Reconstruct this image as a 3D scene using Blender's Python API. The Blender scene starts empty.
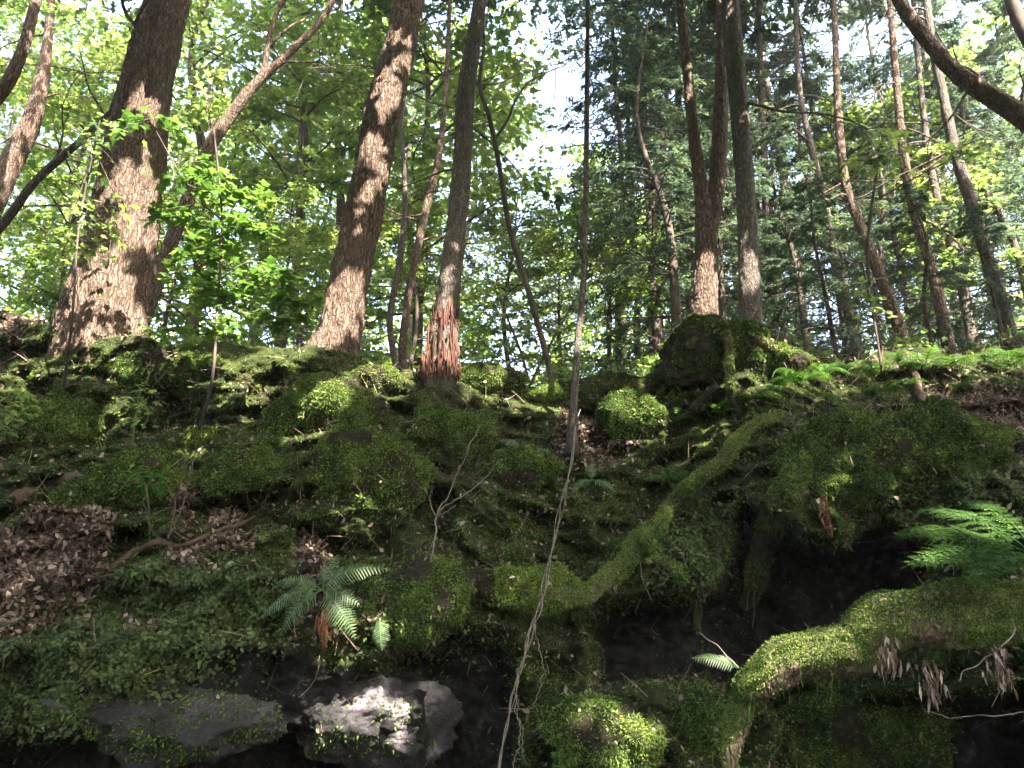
import bpy, math, random
import numpy as np
from mathutils import Vector, Matrix

random.seed(7)
rng = np.random.default_rng(11)
R = math.radians
scene = bpy.context.scene
C = scene.collection

# ------------------------------------------------------------------ camera, sky, sun, exposure
F_PX, PITCH = 800.0, R(20)
CAM = np.array([0.0, 0.0, 1.6])
cam_data = bpy.data.cameras.new('camera')
cam_data.sensor_width = 36.0
cam_data.lens = 36.0 * F_PX / 1024.0
cam_data.clip_end = 2000
camera = bpy.data.objects.new('camera', cam_data)
C.objects.link(camera)
camera.location = CAM
camera.rotation_euler = (R(90) + PITCH, 0, 0)
scene.camera = camera

SUN_AZ, SUN_EL = R(34), R(46)      # azimuth measured from -Y (behind the camera) towards +X
TO_SUN = np.array([math.sin(SUN_AZ) * math.cos(SUN_EL), -math.cos(SUN_AZ) * math.cos(SUN_EL), math.sin(SUN_EL)])
world = bpy.data.worlds.new('World')
scene.world = world
world.use_nodes = True
nt = world.node_tree
bg = nt.nodes['Background']
sky = nt.nodes.new('ShaderNodeTexSky')
sky.sky_type = 'NISHITA'
sky.sun_disc = False
sky.sun_elevation = SUN_EL
sky.sun_rotation = math.atan2(TO_SUN[0], TO_SUN[1])
sky.dust_density = 6.0
sky.ozone_density = .6
nt.links.new(sky.outputs[0], bg.inputs[0])
bg.inputs[1].default_value = 0.15
sl = bpy.data.lights.new('sun', 'SUN')
sl.energy = 5.0
sl.angle = R(0.5)
sl.color = (1.0, 0.9, 0.75)
so = bpy.data.objects.new('sun', sl)
C.objects.link(so)
so.rotation_euler = Vector(-TO_SUN).to_track_quat('-Z', 'Y').to_euler()
scene.view_settings.view_transform = 'Standard'
scene.view_settings.look = 'None'
scene.view_settings.gamma = 1.0
scene.view_settings.exposure = 3.3
scene.cycles.volume_bounces = 0
scene.cycles.max_bounces = 6
scene.cycles.diffuse_bounces = 4
scene.cycles.transmission_bounces = 4
scene.cycles.caustics_reflective = False
scene.cycles.caustics_refractive = False

FWD = np.array([0, math.cos(PITCH), math.sin(PITCH)])
UP = np.array([0, -math.sin(PITCH), math.cos(PITCH)])


def P(px, py, Y):
    """World point(s) on a sight line at ground distance Y."""
    px = np.asarray(px, float); py = np.asarray(py, float); Y = np.asarray(Y, float)
    u = (px - 512) / F_PX; v = (384 - py) / F_PX
    dy = FWD[1] + UP[1] * v; dz = FWD[2] + UP[2] * v
    s = Y / dy
    return np.stack([u * s + CAM[0], Y + CAM[1] + 0 * s, dz * s + CAM[2]], -1)


def depth(p):
    return float(np.dot(np.asarray(p) - CAM, FWD))


# ------------------------------------------------------------------ noise
def _hash(ix, iy, iz, s):
    h = (ix * 374761393 + iy * 668265263 + iz * 2147483647 + s * 1274126177) & 0xFFFFFFFF
    h = ((h ^ (h >> 13)) * 1274126177) & 0xFFFFFFFF
    h = ((h ^ (h >> 15)) * 2246822519) & 0xFFFFFFFF
    return ((h ^ (h >> 16)) & 0xFFFFFF) / float(0xFFFFFF)


def vnoise(p, s=0):
    p = np.asarray(p, float)
    i = np.floor(p).astype(np.int64); f = p - i
    f = f * f * (3 - 2 * f)
    r = 0
    for a in (0, 1):
        for b in (0, 1):
            for c in (0, 1):
                w = (f[..., 0] if a else 1 - f[..., 0]) * (f[..., 1] if b else 1 - f[..., 1]) * (f[..., 2] if c else 1 - f[..., 2])
                r = r + w * _hash(i[..., 0] + a, i[..., 1] + b, i[..., 2] + c, s)
    return r * 2 - 1


def fbm(p, o=4, s=0, gain=.5):
    r = 0; a = 1.0; q = np.asarray(p, float)
    for k in range(o):
        r = r + a * vnoise(q, s + k); q = q * 2.03 + 17.3; a *= gain
    return r


# ------------------------------------------------------------------ objects
def link(name, data, parent=None, loc=None):
    o = bpy.data.objects.new(name, data)
    C.objects.link(o)
    if parent is not None:
        o.parent = parent
    if loc is not None:
        o.location = loc
    return o


def tag(o, label=None, cat=None, group=None, kind=None):
    if label: o['label'] = label
    if cat: o['category'] = cat
    if group: o['group'] = group
    if kind: o['kind'] = kind
    return o


def thing(name, label, cat, loc=(0, 0, 0), group=None):
    return tag(link(name, None, loc=tuple(float(v) for v in loc)), label, cat, group)


def mesh(name, V, faces, attrs=None, smooth=True, mats=(), matidx=None):
    """V (n,3); faces: array (m,k) or a list of such arrays; attrs: dict name -> per-vertex floats."""
    V = np.asarray(V, np.float32)
    fl = faces if isinstance(faces, list) else [faces]
    fl = [np.asarray(f, np.int32) for f in fl if len(f)]
    me = bpy.data.meshes.new(name)
    me.vertices.add(len(V)); me.vertices.foreach_set('co', V.ravel())
    nl = sum(f.size for f in fl); nf = sum(len(f) for f in fl)
    me.loops.add(nl); me.polygons.add(nf)
    me.loops.foreach_set('vertex_index', np.concatenate([f.ravel() for f in fl]))
    tot = np.concatenate([np.full(len(f), f.shape[1], np.int32) for f in fl])
    st = np.concatenate([[0], np.cumsum(tot)[:-1]]).astype(np.int32)
    me.polygons.foreach_set('loop_start', st)
    me.polygons.foreach_set('loop_total', tot)
    me.polygons.foreach_set('use_smooth', np.full(nf, smooth, bool))
    if matidx is not None:
        me.polygons.foreach_set('material_index', matidx.astype(np.int32))
    for k, v in (attrs or {}).items():
        a = me.attributes.new(k, 'FLOAT', 'POINT')
        a.data.foreach_set('value', np.asarray(v, np.float32))
    for m in mats:
        me.materials.append(m)
    me.update(calc_edges=True)
    return me


def unit(v):
    v = np.asarray(v, float)
    return v / (np.linalg.norm(v, axis=-1, keepdims=True) + 1e-12)


class MB:
    """Collects geometry of one mesh: verts, faces, attribute 'rnd'."""
    def __init__(s): s.V = []; s.F = {}; s.A = []; s.n = 0

    def add(s, V, F, rnd=None):
        V = np.asarray(V, float)
        for f in (F if isinstance(F, list) else [F]):
            f = np.asarray(f)
            s.F.setdefault(f.shape[1], []).append(f + s.n)
        s.V.append(V); s.n += len(V)
        s.A.append(np.zeros(len(V)) if rnd is None else np.broadcast_to(rnd, (len(V),)))
        return s

    def build(s, name, mat, parent=None, smooth=True, loc=None):
        V = np.concatenate(s.V)
        me = mesh(name, V, [np.concatenate(f) for f in s.F.values()], {'rnd': np.concatenate(s.A)}, smooth, [mat])
        return link(name, me, parent, loc)


def spline(pts, n, rad=None):
    """Catmull-Rom resample of pts (k,3) and radii."""
    pts = np.asarray(pts, float)
    k = len(pts)
    if k == 2:
        t = np.linspace(0, 1, n)[:, None]
        q = pts[0] * (1 - t) + pts[1] * t
    else:
        e = np.vstack([2 * pts[0] - pts[1], pts, 2 * pts[-1] - pts[-2]])
        t = np.linspace(0, k - 1 - 1e-6, n); i = t.astype(int); f = (t - i)[:, None]
        a, b, c, d = e[i], e[i + 1], e[i + 2], e[i + 3]
        q = .5 * ((2 * b) + (-a + c) * f + (2 * a - 5 * b + 4 * c - d) * f * f + (-a + 3 * b - 3 * c + d) * f ** 3)
    if rad is None:
        return q
    return q, np.interp(np.linspace(0, k - 1, n), np.arange(k), rad)


def tube(pts, rad, ns=8, cap=True, rough=0.0, seed=0, freq=3.0, stretch=.25, fl=None):
    pts = np.asarray(pts, float); n = len(pts)
    rad = np.broadcast_to(rad, (n,)).astype(float)
    T = unit(np.gradient(pts, axis=0))
    ref = np.array([1.0, 0, 0]) if abs(T[0][0]) < .8 else np.array([0, 1.0, 0])
    N = np.zeros((n, 3)); a = unit(np.cross(T[0], ref)); N[0] = a
    for i in range(1, n):
        a = a - T[i] * np.dot(a, T[i]); a = a / np.linalg.norm(a); N[i] = a
    B = np.cross(T, N)
    th = np.linspace(0, 2 * math.pi, ns, endpoint=False)
    D = N[:, None] * np.cos(th)[None, :, None] + B[:, None] * np.sin(th)[None, :, None]
    rr = np.repeat(rad[:, None], ns, 1)
    if fl is not None:       # buttress flare: extra lobes towards the base
        rr = rr * (1 + fl[:, None] * (0.5 + .5 * np.cos(th * 5 + seed)[None]) * (0.7 + .3 * np.sin(th * 2 + seed * 2)[None]))
    V = pts[:, None] + D * rr[..., None]
    if rough:
        s = np.concatenate([[0], np.cumsum(np.linalg.norm(np.diff(pts, axis=0), axis=1))])
        q = np.stack([np.cos(th)[None] * freq + 0 * s[:, None], np.sin(th)[None] * freq + 0 * s[:, None],
                      s[:, None] * freq * stretch / max(rad.mean(), .01) + 0 * th[None]], -1)
        q = q + .35 * np.stack([vnoise(q * .9, seed + 2), vnoise(q * .9, seed + 3), 0 * q[..., 0]], -1)
        nz = fbm(q * [1, 1, .5], 2, seed, .5)
        rid = -np.abs(vnoise(q * [3.2, 3.2, 1.5], seed + 9)) * .5 + .25 * vnoise(q * [7, 7, 3], seed + 12)
        V = V + D * (rr * rough * (nz * .45 + rid))[..., None]
    i = np.arange(n - 1)[:, None]; j = np.arange(ns)[None]
    F = np.stack([i * ns + j, i * ns + (j + 1) % ns, (i + 1) * ns + (j + 1) % ns, (i + 1) * ns + j], -1).reshape(-1, 4)
    V = V.reshape(-1, 3)
    Fs = [F]
    if cap:
        V = np.vstack([V, pts[0], pts[-1]])
        a = np.arange(ns); b = (a + 1) % ns
        Fs.append(np.vstack([np.stack([b, a, np.full(ns, n * ns)], 1), np.stack([a + (n - 1) * ns, b + (n - 1) * ns, np.full(ns, n * ns + 1)], 1)]))
    return V, Fs


# ---- leaf outlines (x across, y along, z fold), unit length
def outline(kind):
    if kind == 'kite':
        v = [(0, 0, 0), (.22, .45, .05), (0, 1, -.05), (-.22, .45, .05)]
    elif kind == 'needle':
        v = [(0, 0, 0), (.09, .5, .0), (0, 1, -.08), (-.09, .5, .0)]
    elif kind == 'stick':
        v = [(-.012, 0, 0), (.012, 0, 0), (.03, .5, .0), (.006, 1, -.03), (-.006, 1, -.03), (.01, .5, 0)]
    elif kind == 'oval':
        v = [(0, 0, 0), (.26, .28, .06), (.27, .6, .06), (0, 1, -.06), (-.27, .6, .06), (-.26, .28, .06)]
    elif kind == 'spray':   # a toothed flat hemlock twig
        v = [(0, 0, 0), (.16, .12, 0), (.07, .25, 0), (.25, .36, .02), (.09, .5, 0), (.2, .68, 0), (0, 1, -.08),
             (-.2, .64, 0), (-.09, .46, 0), (-.24, .3, .02), (-.07, .2, 0), (-.14, .08, 0)]
    else:                   # maple, five lobes
        v = [(0, 0, 0), (.3, -.02, .04), (.25, .18, .05), (.52, .42, .02), (.26, .46, .06), (.2, .62, .05), (0, 1, -.08),
             (-.2, .62, .05), (-.26, .46, .06), (-.52, .42, .02), (-.25, .18, .05), (-.3, -.02, .04)]
    return np.array(v, float)


def leaves(pos, tip, nrm, size, kind, mb, rnd=None):
    """Put a leaf at each pos pointing along tip with face normal nrm."""
    pos = np.asarray(pos, float); n = len(pos)
    if n == 0: return
    tip = unit(tip); side = unit(np.cross(tip, nrm)); nn = np.cross(side, tip)
    o = outline(kind); k = len(o)
    size = np.broadcast_to(size, (n,))
    V = pos[:, None] + (side[:, None] * o[None, :, 0:1] + tip[:, None] * o[None, :, 1:2] + nn[:, None] * o[None, :, 2:3]) * size[:, None, None]
    F = np.arange(n * k).reshape(n, k)
    r = rng.random(n) if rnd is None else rnd
    mb.add(V.reshape(-1, 3), F, np.repeat(r, k))


def rdir(n):
    return unit(rng.normal(size=(n, 3)))


# ------------------------------------------------------------------ materials
def newmat(name):
    m = bpy.data.materials.new(name); m.use_nodes = True
    t = m.node_tree; t.nodes.clear()
    out = t.nodes.new('ShaderNodeOutputMaterial')
    return m, t, out


def ramp(t, fac, stops):
    r = t.nodes.new('ShaderNodeValToRGB')
    e = r.color_ramp.elements
    while len(e) < len(stops): e.new(.5)
    for el, (p, c) in zip(e, stops):
        el.position = p; el.color = (*c, 1)
    t.links.new(fac, r.inputs[0])
    return r.outputs[0]


def noise_node(t, scale, detail=4, vec=None, rough=.6, sc=None):
    n = t.nodes.new('ShaderNodeTexNoise')
    n.inputs['Scale'].default_value = scale; n.inputs['Detail'].default_value = detail; n.inputs['Roughness'].default_value = rough
    if vec is None:
        vec = t.nodes.new('ShaderNodeTexCoord').outputs['Object']
    if sc:
        mp = t.nodes.new('ShaderNodeMapping'); mp.inputs['Scale'].default_value = sc
        t.links.new(vec, mp.inputs[0]); vec = mp.outputs[0]
    t.links.new(vec, n.inputs['Vector'])
    return n.outputs['Fac']


def mixc(t, fac, a, b, mode='MIX'):
    m = t.nodes.new('ShaderNodeMix'); m.data_type = 'RGBA'; m.blend_type = mode
    for s, v in ((m.inputs['Factor'], fac), (m.inputs[6], a), (m.inputs[7], b)):
        if isinstance(v, (int, float)): s.default_value = v
        elif isinstance(v, tuple): s.default_value = (*v, 1)
        else: t.links.new(v, s)
    return m.outputs[2]


def attr(t, name):
    a = t.nodes.new('ShaderNodeAttribute'); a.attribute_name = name
    return a.outputs['Fac']


def leaf_mat(name, stops, trans=.5, tint=(1.25, 1.15, .5), clump=1.2, rough=.5, gloss=.25):
    """Foliage: diffuse + translucent + a weak sheen; colour varies per leaf and per clump."""
    m, t, out = newmat(name)
    a = attr(t, 'rnd')
    nz = noise_node(t, clump, 2)
    mm = t.nodes.new('ShaderNodeMath'); mm.operation = 'MULTIPLY_ADD'
    t.links.new(nz, mm.inputs[0]); mm.inputs[1].default_value = .9
    m2 = t.nodes.new('ShaderNodeMath'); m2.operation = 'MULTIPLY_ADD'
    t.links.new(a, m2.inputs[0]); m2.inputs[1].default_value = .6; m2.inputs[2].default_value = -.25
    t.links.new(m2.outputs[0], mm.inputs[2])
    col = ramp(t, mm.outputs[0], stops)
    p = t.nodes.new('ShaderNodeBsdfPrincipled')
    t.links.new(col, p.inputs['Base Color'])
    p.inputs['Roughness'].default_value = rough
    p.inputs['Specular IOR Level'].default_value = gloss
    tr = t.nodes.new('ShaderNodeBsdfTranslucent')
    t.links.new(mixc(t, 1.0, col, tint, 'MULTIPLY'), tr.inputs[0])
    mx = t.nodes.new('ShaderNodeMixShader'); mx.inputs[0].default_value = trans
    t.links.new(p.outputs[0], mx.inputs[1]); t.links.new(tr.outputs[0], mx.inputs[2])
    t.links.new(mx.outputs[0], out.inputs[0])
    return m


def solid_mat(name, stops, scale=6, sc=None, bump=.4, bscale=None, rough=.9, extra=None, dist=.02, gloss=.2):
    m, t, out = newmat(name)
    nz = noise_node(t, scale, 6, sc=sc)
    col = ramp(t, nz, stops)
    if extra:
        thr, c2, s2 = extra
        n2 = noise_node(t, s2, 5)
        f = ramp(t, n2, [(thr, (0, 0, 0)), (min(thr + .12, 1), (1, 1, 1))])
        col = mixc(t, f, col, c2)
    p = t.nodes.new('ShaderNodeBsdfPrincipled')
    t.links.new(col, p.inputs['Base Color'])
    p.inputs['Roughness'].default_value = rough
    p.inputs['Specular IOR Level'].default_value = gloss
    if bump:
        b = t.nodes.new('ShaderNodeBump'); b.inputs['Strength'].default_value = bump; b.inputs['Distance'].default_value = dist
        t.links.new(noise_node(t, bscale or scale * 4, 8, sc=sc, rough=.7), b.inputs['Height'])
        t.links.new(b.outputs[0], p.inputs['Normal'])
    t.links.new(p.outputs[0], out.inputs[0])
    return m


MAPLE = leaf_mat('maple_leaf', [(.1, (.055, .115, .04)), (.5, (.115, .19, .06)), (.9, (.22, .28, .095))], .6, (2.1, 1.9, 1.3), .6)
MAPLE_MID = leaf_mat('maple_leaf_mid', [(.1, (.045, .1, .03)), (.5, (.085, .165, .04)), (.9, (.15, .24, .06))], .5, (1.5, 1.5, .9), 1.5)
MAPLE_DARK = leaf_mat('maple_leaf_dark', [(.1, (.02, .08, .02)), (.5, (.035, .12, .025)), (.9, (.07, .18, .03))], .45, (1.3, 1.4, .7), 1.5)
HEMLOCK = leaf_mat('hemlock_needles', [(.1, (.03, .055, .05)), (.5, (.065, .1, .08)), (.9, (.14, .18, .09))], .4, (1.5, 1.6, 1.1), .8)
MOSSLEAF = leaf_mat('moss_leaf', [(.2, (.014, .025, .009)), (.42, (.046, .085, .02)), (.6, (.09, .155, .032)), (.8, (.18, .24, .055))], .3, (1.2, 1.25, .7), 3.5, .7, .15)
CREEPER = leaf_mat('creeping_leaf', [(.15, (.015, .028, .01)), (.5, (.05, .08, .022)), (.9, (.13, .17, .06))], .3, (1.2, 1.2, .6), 3, .5, .3)
FERN = leaf_mat('fern_green', [(.1, (.03, .08, .02)), (.5, (.055, .135, .03)), (.95, (.12, .21, .05))], .45, (1.3, 1.3, .6), 3)
FERN_NEAR = leaf_mat('fern_near', [(.1, (.02, .055, .012)), (.5, (.04, .1, .018)), (.95, (.11, .17, .03))], .4, (1.3, 1.2, .5), 5, .6, .15)  # darker, less minty green for the near fern
FERN_BLUE = leaf_mat('fern_bluegreen', [(.1, (.05, .09, .04)), (.5, (.09, .155, .07)), (.95, (.2, .27, .13))], .35, (1.2, 1.3, .8), 5, .45, .4)
LITTER = leaf_mat('dead_leaf', [(.15, (.03, .016, .013)), (.4, (.09, .06, .047)), (.6, (.19, .14, .115)), (.9, (.38, .31, .265))], .1, (1.1, .8, .5), 3, .7, .2)
DEBRIS = leaf_mat('dead_twig_bits', [(.2, (.06, .04, .03)), (.5, (.17, .12, .09)), (.9, (.4, .33, .26))], .05, (1, 1, 1), 5)
RUST = leaf_mat('rust_leaf', [(.1, (.05, .02, .012)), (.5, (.13, .055, .032)), (.95, (.28, .16, .08))], .25, (1.3, .8, .4), 8)
BARK = solid_mat('furrowed_bark', [(.3, (.03, .019, .015)), (.5, (.1, .062, .048)), (.72, (.2, .14, .11))], 16, (1, 1, .16), 1.0, 22, extra=(.6, (.075, .09, .03), 2.2), dist=.045)
BARK_RED = solid_mat('red_bark', [(.3, (.03, .014, .011)), (.5, (.1, .046, .035)), (.75, (.24, .135, .105))], 9, (1, 1, .25), .9, 30, dist=.03)
BARK_GREY = solid_mat('grey_bark', [(.3, (.05, .038, .032)), (.5, (.12, .093, .078)), (.72, (.22, .18, .155))], 16, (1, 1, .16), 1.0, 28, extra=(.6, (.07, .085, .035), 3), dist=.03)
BARK_THIN = solid_mat('twig_bark', [(.3, (.035, .028, .024)), (.7, (.12, .098, .085))], 10, (1, 1, .4), .4, 30, dist=.01)
PALE_TWIG = solid_mat('pale_twig', [(.3, (.1, .08, .065)), (.7, (.27, .235, .2))], 20, None, .3, 60, dist=.003)
DEAD_WOOD = solid_mat('dead_wood', [(.3, (.04, .025, .018)), (.7, (.13, .09, .07))], 10, (1, 1, 1), .6, 40, dist=.01)
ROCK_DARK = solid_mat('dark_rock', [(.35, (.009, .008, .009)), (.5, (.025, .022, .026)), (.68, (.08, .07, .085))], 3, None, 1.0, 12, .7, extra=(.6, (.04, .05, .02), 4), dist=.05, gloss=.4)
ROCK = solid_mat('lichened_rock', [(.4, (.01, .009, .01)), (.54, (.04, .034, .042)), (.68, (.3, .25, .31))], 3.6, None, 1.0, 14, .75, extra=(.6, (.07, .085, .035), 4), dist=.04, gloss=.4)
STEM = solid_mat('green_stem', [(.3, (.06, .08, .03)), (.7, (.16, .16, .07))], 10, None, 0)


def bark_mat(name, dark, mid, light, moss=(.07, .085, .03), scale=1.0, plate=1.0):
    """Vertical flaky plates: stretched voronoi cells broken up by noise."""
    m, t, out = newmat(name)
    co = t.nodes.new('ShaderNodeTexCoord').outputs['Object']
    wn = t.nodes.new('ShaderNodeTexNoise'); wn.inputs['Scale'].default_value = 9 * scale; wn.inputs['Detail'].default_value = 3
    t.links.new(co, wn.inputs['Vector'])
    wm = t.nodes.new('ShaderNodeVectorMath'); wm.operation = 'MULTIPLY_ADD'
    t.links.new(wn.outputs['Color'], wm.inputs[0]); wm.inputs[1].default_value = (.08, .08, .12); t.links.new(co, wm.inputs[2])
    mp = t.nodes.new('ShaderNodeMapping'); mp.inputs['Scale'].default_value = (1, 1, .13)
    t.links.new(wm.outputs[0], mp.inputs[0])
    v = t.nodes.new('ShaderNodeTexVoronoi'); v.feature = 'DISTANCE_TO_EDGE'; v.inputs['Scale'].default_value = 34 * scale
    t.links.new(mp.outputs[0], v.inputs['Vector'])
    v2 = t.nodes.new('ShaderNodeTexVoronoi'); v2.inputs['Scale'].default_value = 34 * scale
    t.links.new(mp.outputs[0], v2.inputs['Vector'])
    crack = ramp(t, v.outputs['Distance'], [(0, (.35, .35, .35)), (.2, (1, 1, 1))])
    nz = noise_node(t, 55 * scale, 6, sc=(1, 1, .4), rough=.7)
    col = ramp(t, nz, [(.3, dark), (.5, mid), (.7, light)])
    sp = t.nodes.new('ShaderNodeSeparateColor'); t.links.new(v2.outputs['Color'], sp.inputs[0])
    col = mixc(t, .3, col, ramp(t, sp.outputs[0], [(0, tuple(c * .7 for c in mid)), (1, tuple(c * 1.1 for c in light))]))
    col = mixc(t, crack, tuple(c * .8 for c in dark), col)
    big = noise_node(t, 2.4, 5)
    col = mixc(t, ramp(t, big, [(.56, (0, 0, 0)), (.7, (.75, .75, .75))]), col, moss)
    p = t.nodes.new('ShaderNodeBsdfPrincipled'); p.inputs['Roughness'].default_value = .9; p.inputs['Specular IOR Level'].default_value = .2
    t.links.new(col, p.inputs['Base Color'])
    b = t.nodes.new('ShaderNodeBump'); b.inputs['Strength'].default_value = 1; b.inputs['Distance'].default_value = .02 * plate
    t.links.new(crack, b.inputs['Height'])
    b2 = t.nodes.new('ShaderNodeBump'); b2.inputs['Strength'].default_value = .9; b2.inputs['Distance'].default_value = .012
    t.links.new(nz, b2.inputs['Height']); t.links.new(b.outputs[0], b2.inputs['Normal'])
    t.links.new(b2.outputs[0], p.inputs['Normal'])
    t.links.new(p.outputs[0], out.inputs[0])
    return m


BARK = bark_mat('furrowed_bark', (.042, .027, .021), (.13, .09, .07), (.28, .2, .165))
BARK_GREY = bark_mat('grey_bark', (.045, .037, .034), (.12, .1, .088), (.23, .2, .18), scale=1.3, plate=.6)


def soil_mat():
    m, t, out = newmat('forest_soil')
    n1 = noise_node(t, 7, 8); n2 = noise_node(t, 30, 6)
    soil = ramp(t, n2, [(.3, (.008, .0055, .004)), (.55, (.026, .018, .013)), (.75, (.09, .06, .045))])
    moss = ramp(t, n1, [(.3, (.008, .012, .004)), (.5, (.025, .036, .008)), (.75, (.07, .085, .018))])
    rock = ramp(t, n1, [(.3, (.006, .0055, .006)), (.55, (.018, .017, .018)), (.75, (.05, .046, .05))])  # rock, taken near-black to paint shade into the cave hollows
    c = mixc(t, attr(t, 'moss'), soil, moss)
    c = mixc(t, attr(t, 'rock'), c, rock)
    p = t.nodes.new('ShaderNodeBsdfPrincipled'); p.inputs['Roughness'].default_value = .9; p.inputs['Specular IOR Level'].default_value = .2
    t.links.new(c, p.inputs['Base Color'])
    b = t.nodes.new('ShaderNodeBump'); b.inputs['Strength'].default_value = 1; b.inputs['Distance'].default_value = .03
    t.links.new(noise_node(t, 28, 8, rough=.75), b.inputs['Height']); t.links.new(b.outputs[0], p.inputs['Normal'])
    t.links.new(p.outputs[0], out.inputs[0])
    return m


SOIL = soil_mat()

# ------------------------------------------------------------------ the bank: its shape
CTRL = np.array([  # px, py, distance: the lie of the slope
    (-700, 320, 7.5), (-300, 330, 7.4), (-700, 600, 5.0), (-300, 600, 4.9), (-700, 900, 4.2), (-300, 900, 4.2),
    (0, 322, 7.3), (0, 400, 6.5), (0, 480, 5.8), (0, 560, 5.2), (0, 640, 4.7), (0, 720, 4.7), (0, 900, 4.8),
    (110, 345, 7.0), (110, 430, 6.5), (110, 500, 5.7), (110, 560, 5.2), (110, 640, 4.6), (110, 740, 4.75), (110, 900, 4.9),
    (230, 345, 7.3), (230, 430, 6.4), (230, 520, 5.5), (230, 590, 4.95), (230, 660, 4.85), (230, 900, 5),
    (340, 350, 7.4), (340, 430, 6.2), (340, 520, 5.4), (340, 600, 5.0), (340, 660, 5.0), (340, 900, 5.1),
    (440, 378, 7.4), (440, 440, 6.5), (440, 520, 5.6), (440, 600, 5.1), (440, 680, 5.3), (440, 900, 5.0),
    (550, 378, 7.8), (550, 440, 6.8), (550, 520, 6.1), (550, 600, 5.4), (550, 680, 5.3), (550, 900, 4.8),
    (640, 378, 7.8), (640, 440, 6.9), (640, 520, 6.1), (640, 620, 5.3), (620, 730, 4.6), (640, 900, 4.2),
    (740, 330, 7.1), (740, 400, 6.6), (740, 470, 6.0), (740, 560, 5.3), (740, 660, 5.1), (740, 900, 4.4),
    (850, 362, 7.8), (850, 420, 6.6), (850, 490, 5.6), (850, 560, 5.3), (850, 650, 4.9), (850, 900, 4.4),
    (950, 350, 7.8), (950, 420, 6.4), (950, 480, 5.5), (950, 560, 5.0), (950, 640, 4.6), (950, 900, 4.4),
    (1024, 345, 7.8), (1024, 420, 6.3), (1024, 480, 5.4), (1024, 560, 4.8), (1024, 640, 4.3), (1024, 900, 4.3),
    (1350, 330, 7.6), (1350, 600, 4.6), (1350, 900, 4.0), (1750, 320, 7.5), (1750, 600, 4.6), (1750, 900, 4.0)], float)


def _tps(A, B):
    d2 = ((A[:, None] - B[None]) ** 2).sum(-1)
    return .5 * d2 * np.log(d2 + 1e-9)


_X = CTRL[:, :2] / 400
_K = np.block([[_tps(_X, _X) + 1e-3 * np.eye(len(_X)), np.c_[np.ones(len(_X)), _X]], [np.c_[np.ones(len(_X)), _X].T, np.zeros((3, 3))]])
_W = np.linalg.solve(_K, np.r_[CTRL[:, 2], 0, 0, 0])
EDGE = np.array([(-700, 318), (-300, 322), (0, 318), (60, 330), (130, 343), (250, 340), (330, 348), (400, 368), (460, 378), (560, 376),
                 (620, 378), (668, 364), (690, 332), (715, 322), (760, 330), (800, 352), (850, 360), (950, 350), (1024, 344), (1350, 328), (1750, 318)], float)


def edge_at(px):
    px = np.asarray(px, float); q = np.stack([px / 34, 0 * px, 0 * px], -1)
    return np.interp(px, EDGE[:, 0], EDGE[:, 1]) + 9 * fbm(q, 4, 71, .55)


HOLLOWS = [
    ([(395, 470), (440, 480), (470, 540), (440, 545), (410, 520)], .3, 10), ([(280, 520), (330, 535), (400, 530), (390, 555), (300, 545)], .35, 9),
    ([(190, 500), (270, 515), (250, 540), (190, 530)], .3, 9), ([(385, 395), (420, 400), (410, 440), (392, 430)], .3, 8), ([(60, 405), (110, 405), (100, 435), (60, 435)], .35, 8),
    ([(575, 395), (600, 400), (600, 425), (580, 425)], .25, 8), ([(700, 405), (740, 400), (735, 425), (700, 430)], .25, 8), ([(560, 625), (590, 620), (600, 690), (560, 700)], .35, 10), ([(880, 470), (940, 468), (950, 490), (890, 492)], .25, 8),  # outline, how far it is cut in (m), softness (px)
    ([(592, 628), (640, 604), (700, 604), (722, 575), (752, 520), (830, 548), (890, 520), (935, 560), (905, 600), (840, 622), (765, 655), (738, 690), (700, 672), (600, 690)], 1.7, 14),
    ([(395, 655), (450, 640), (500, 645), (520, 700), (515, 800), (425, 800), (432, 710)], .6, 14),
    ([(-60, 745), (140, 748), (230, 728), (330, 742), (380, 800), (350, 900), (-60, 900)], 1.0, 10),
    ([(770, 702), (860, 700), (1024, 690), (1100, 700), (1100, 900), (800, 900), (830, 770)], .7, 18),
    ([(20, 375), (60, 380), (58, 410), (20, 405)], .5, 8),
    ([(150, 400), (215, 405), (200, 435), (150, 435)], .5, 10),
    ([(265, 400), (300, 430), (285, 450), (262, 430)], .35, 10),
    ([(485, 520), (550, 515), (550, 550), (490, 555)], .25, 14),
    ([(640, 480), (690, 468), (720, 480), (650, 530)], .45, 12),
    ([(680, 350), (730, 365), (700, 395), (670, 385)], .3, 8),
    ([(690, 500), (745, 480), (750, 600), (690, 570)], .3, 16),
    ([(200, 480), (300, 500), (290, 525), (210, 515)], .35, 12),
]


def poly_sd(px, py, poly):
    poly = np.array(poly, float); inside = np.zeros(px.shape, bool); d = np.full(px.shape, 1e9)
    for i in range(len(poly)):
        a = poly[i]; b = poly[(i + 1) % len(poly)]
        e = b - a; wx = px - a[0]; wy = py - a[1]
        t = np.clip((wx * e[0] + wy * e[1]) / (e @ e), 0, 1)
        d = np.minimum(d, np.hypot(wx - e[0] * t, wy - e[1] * t))
        c = ((a[1] <= py) & (b[1] > py)) | ((b[1] <= py) & (a[1] > py))
        xi = a[0] + (py - a[1]) / (b[1] - a[1] + 1e-12) * e[0]
        inside ^= c & (px < xi)
    return np.where(inside, -d, d)


def sstep(x): x = np.clip(x, 0, 1); return x * x * (3 - 2 * x)


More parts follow.
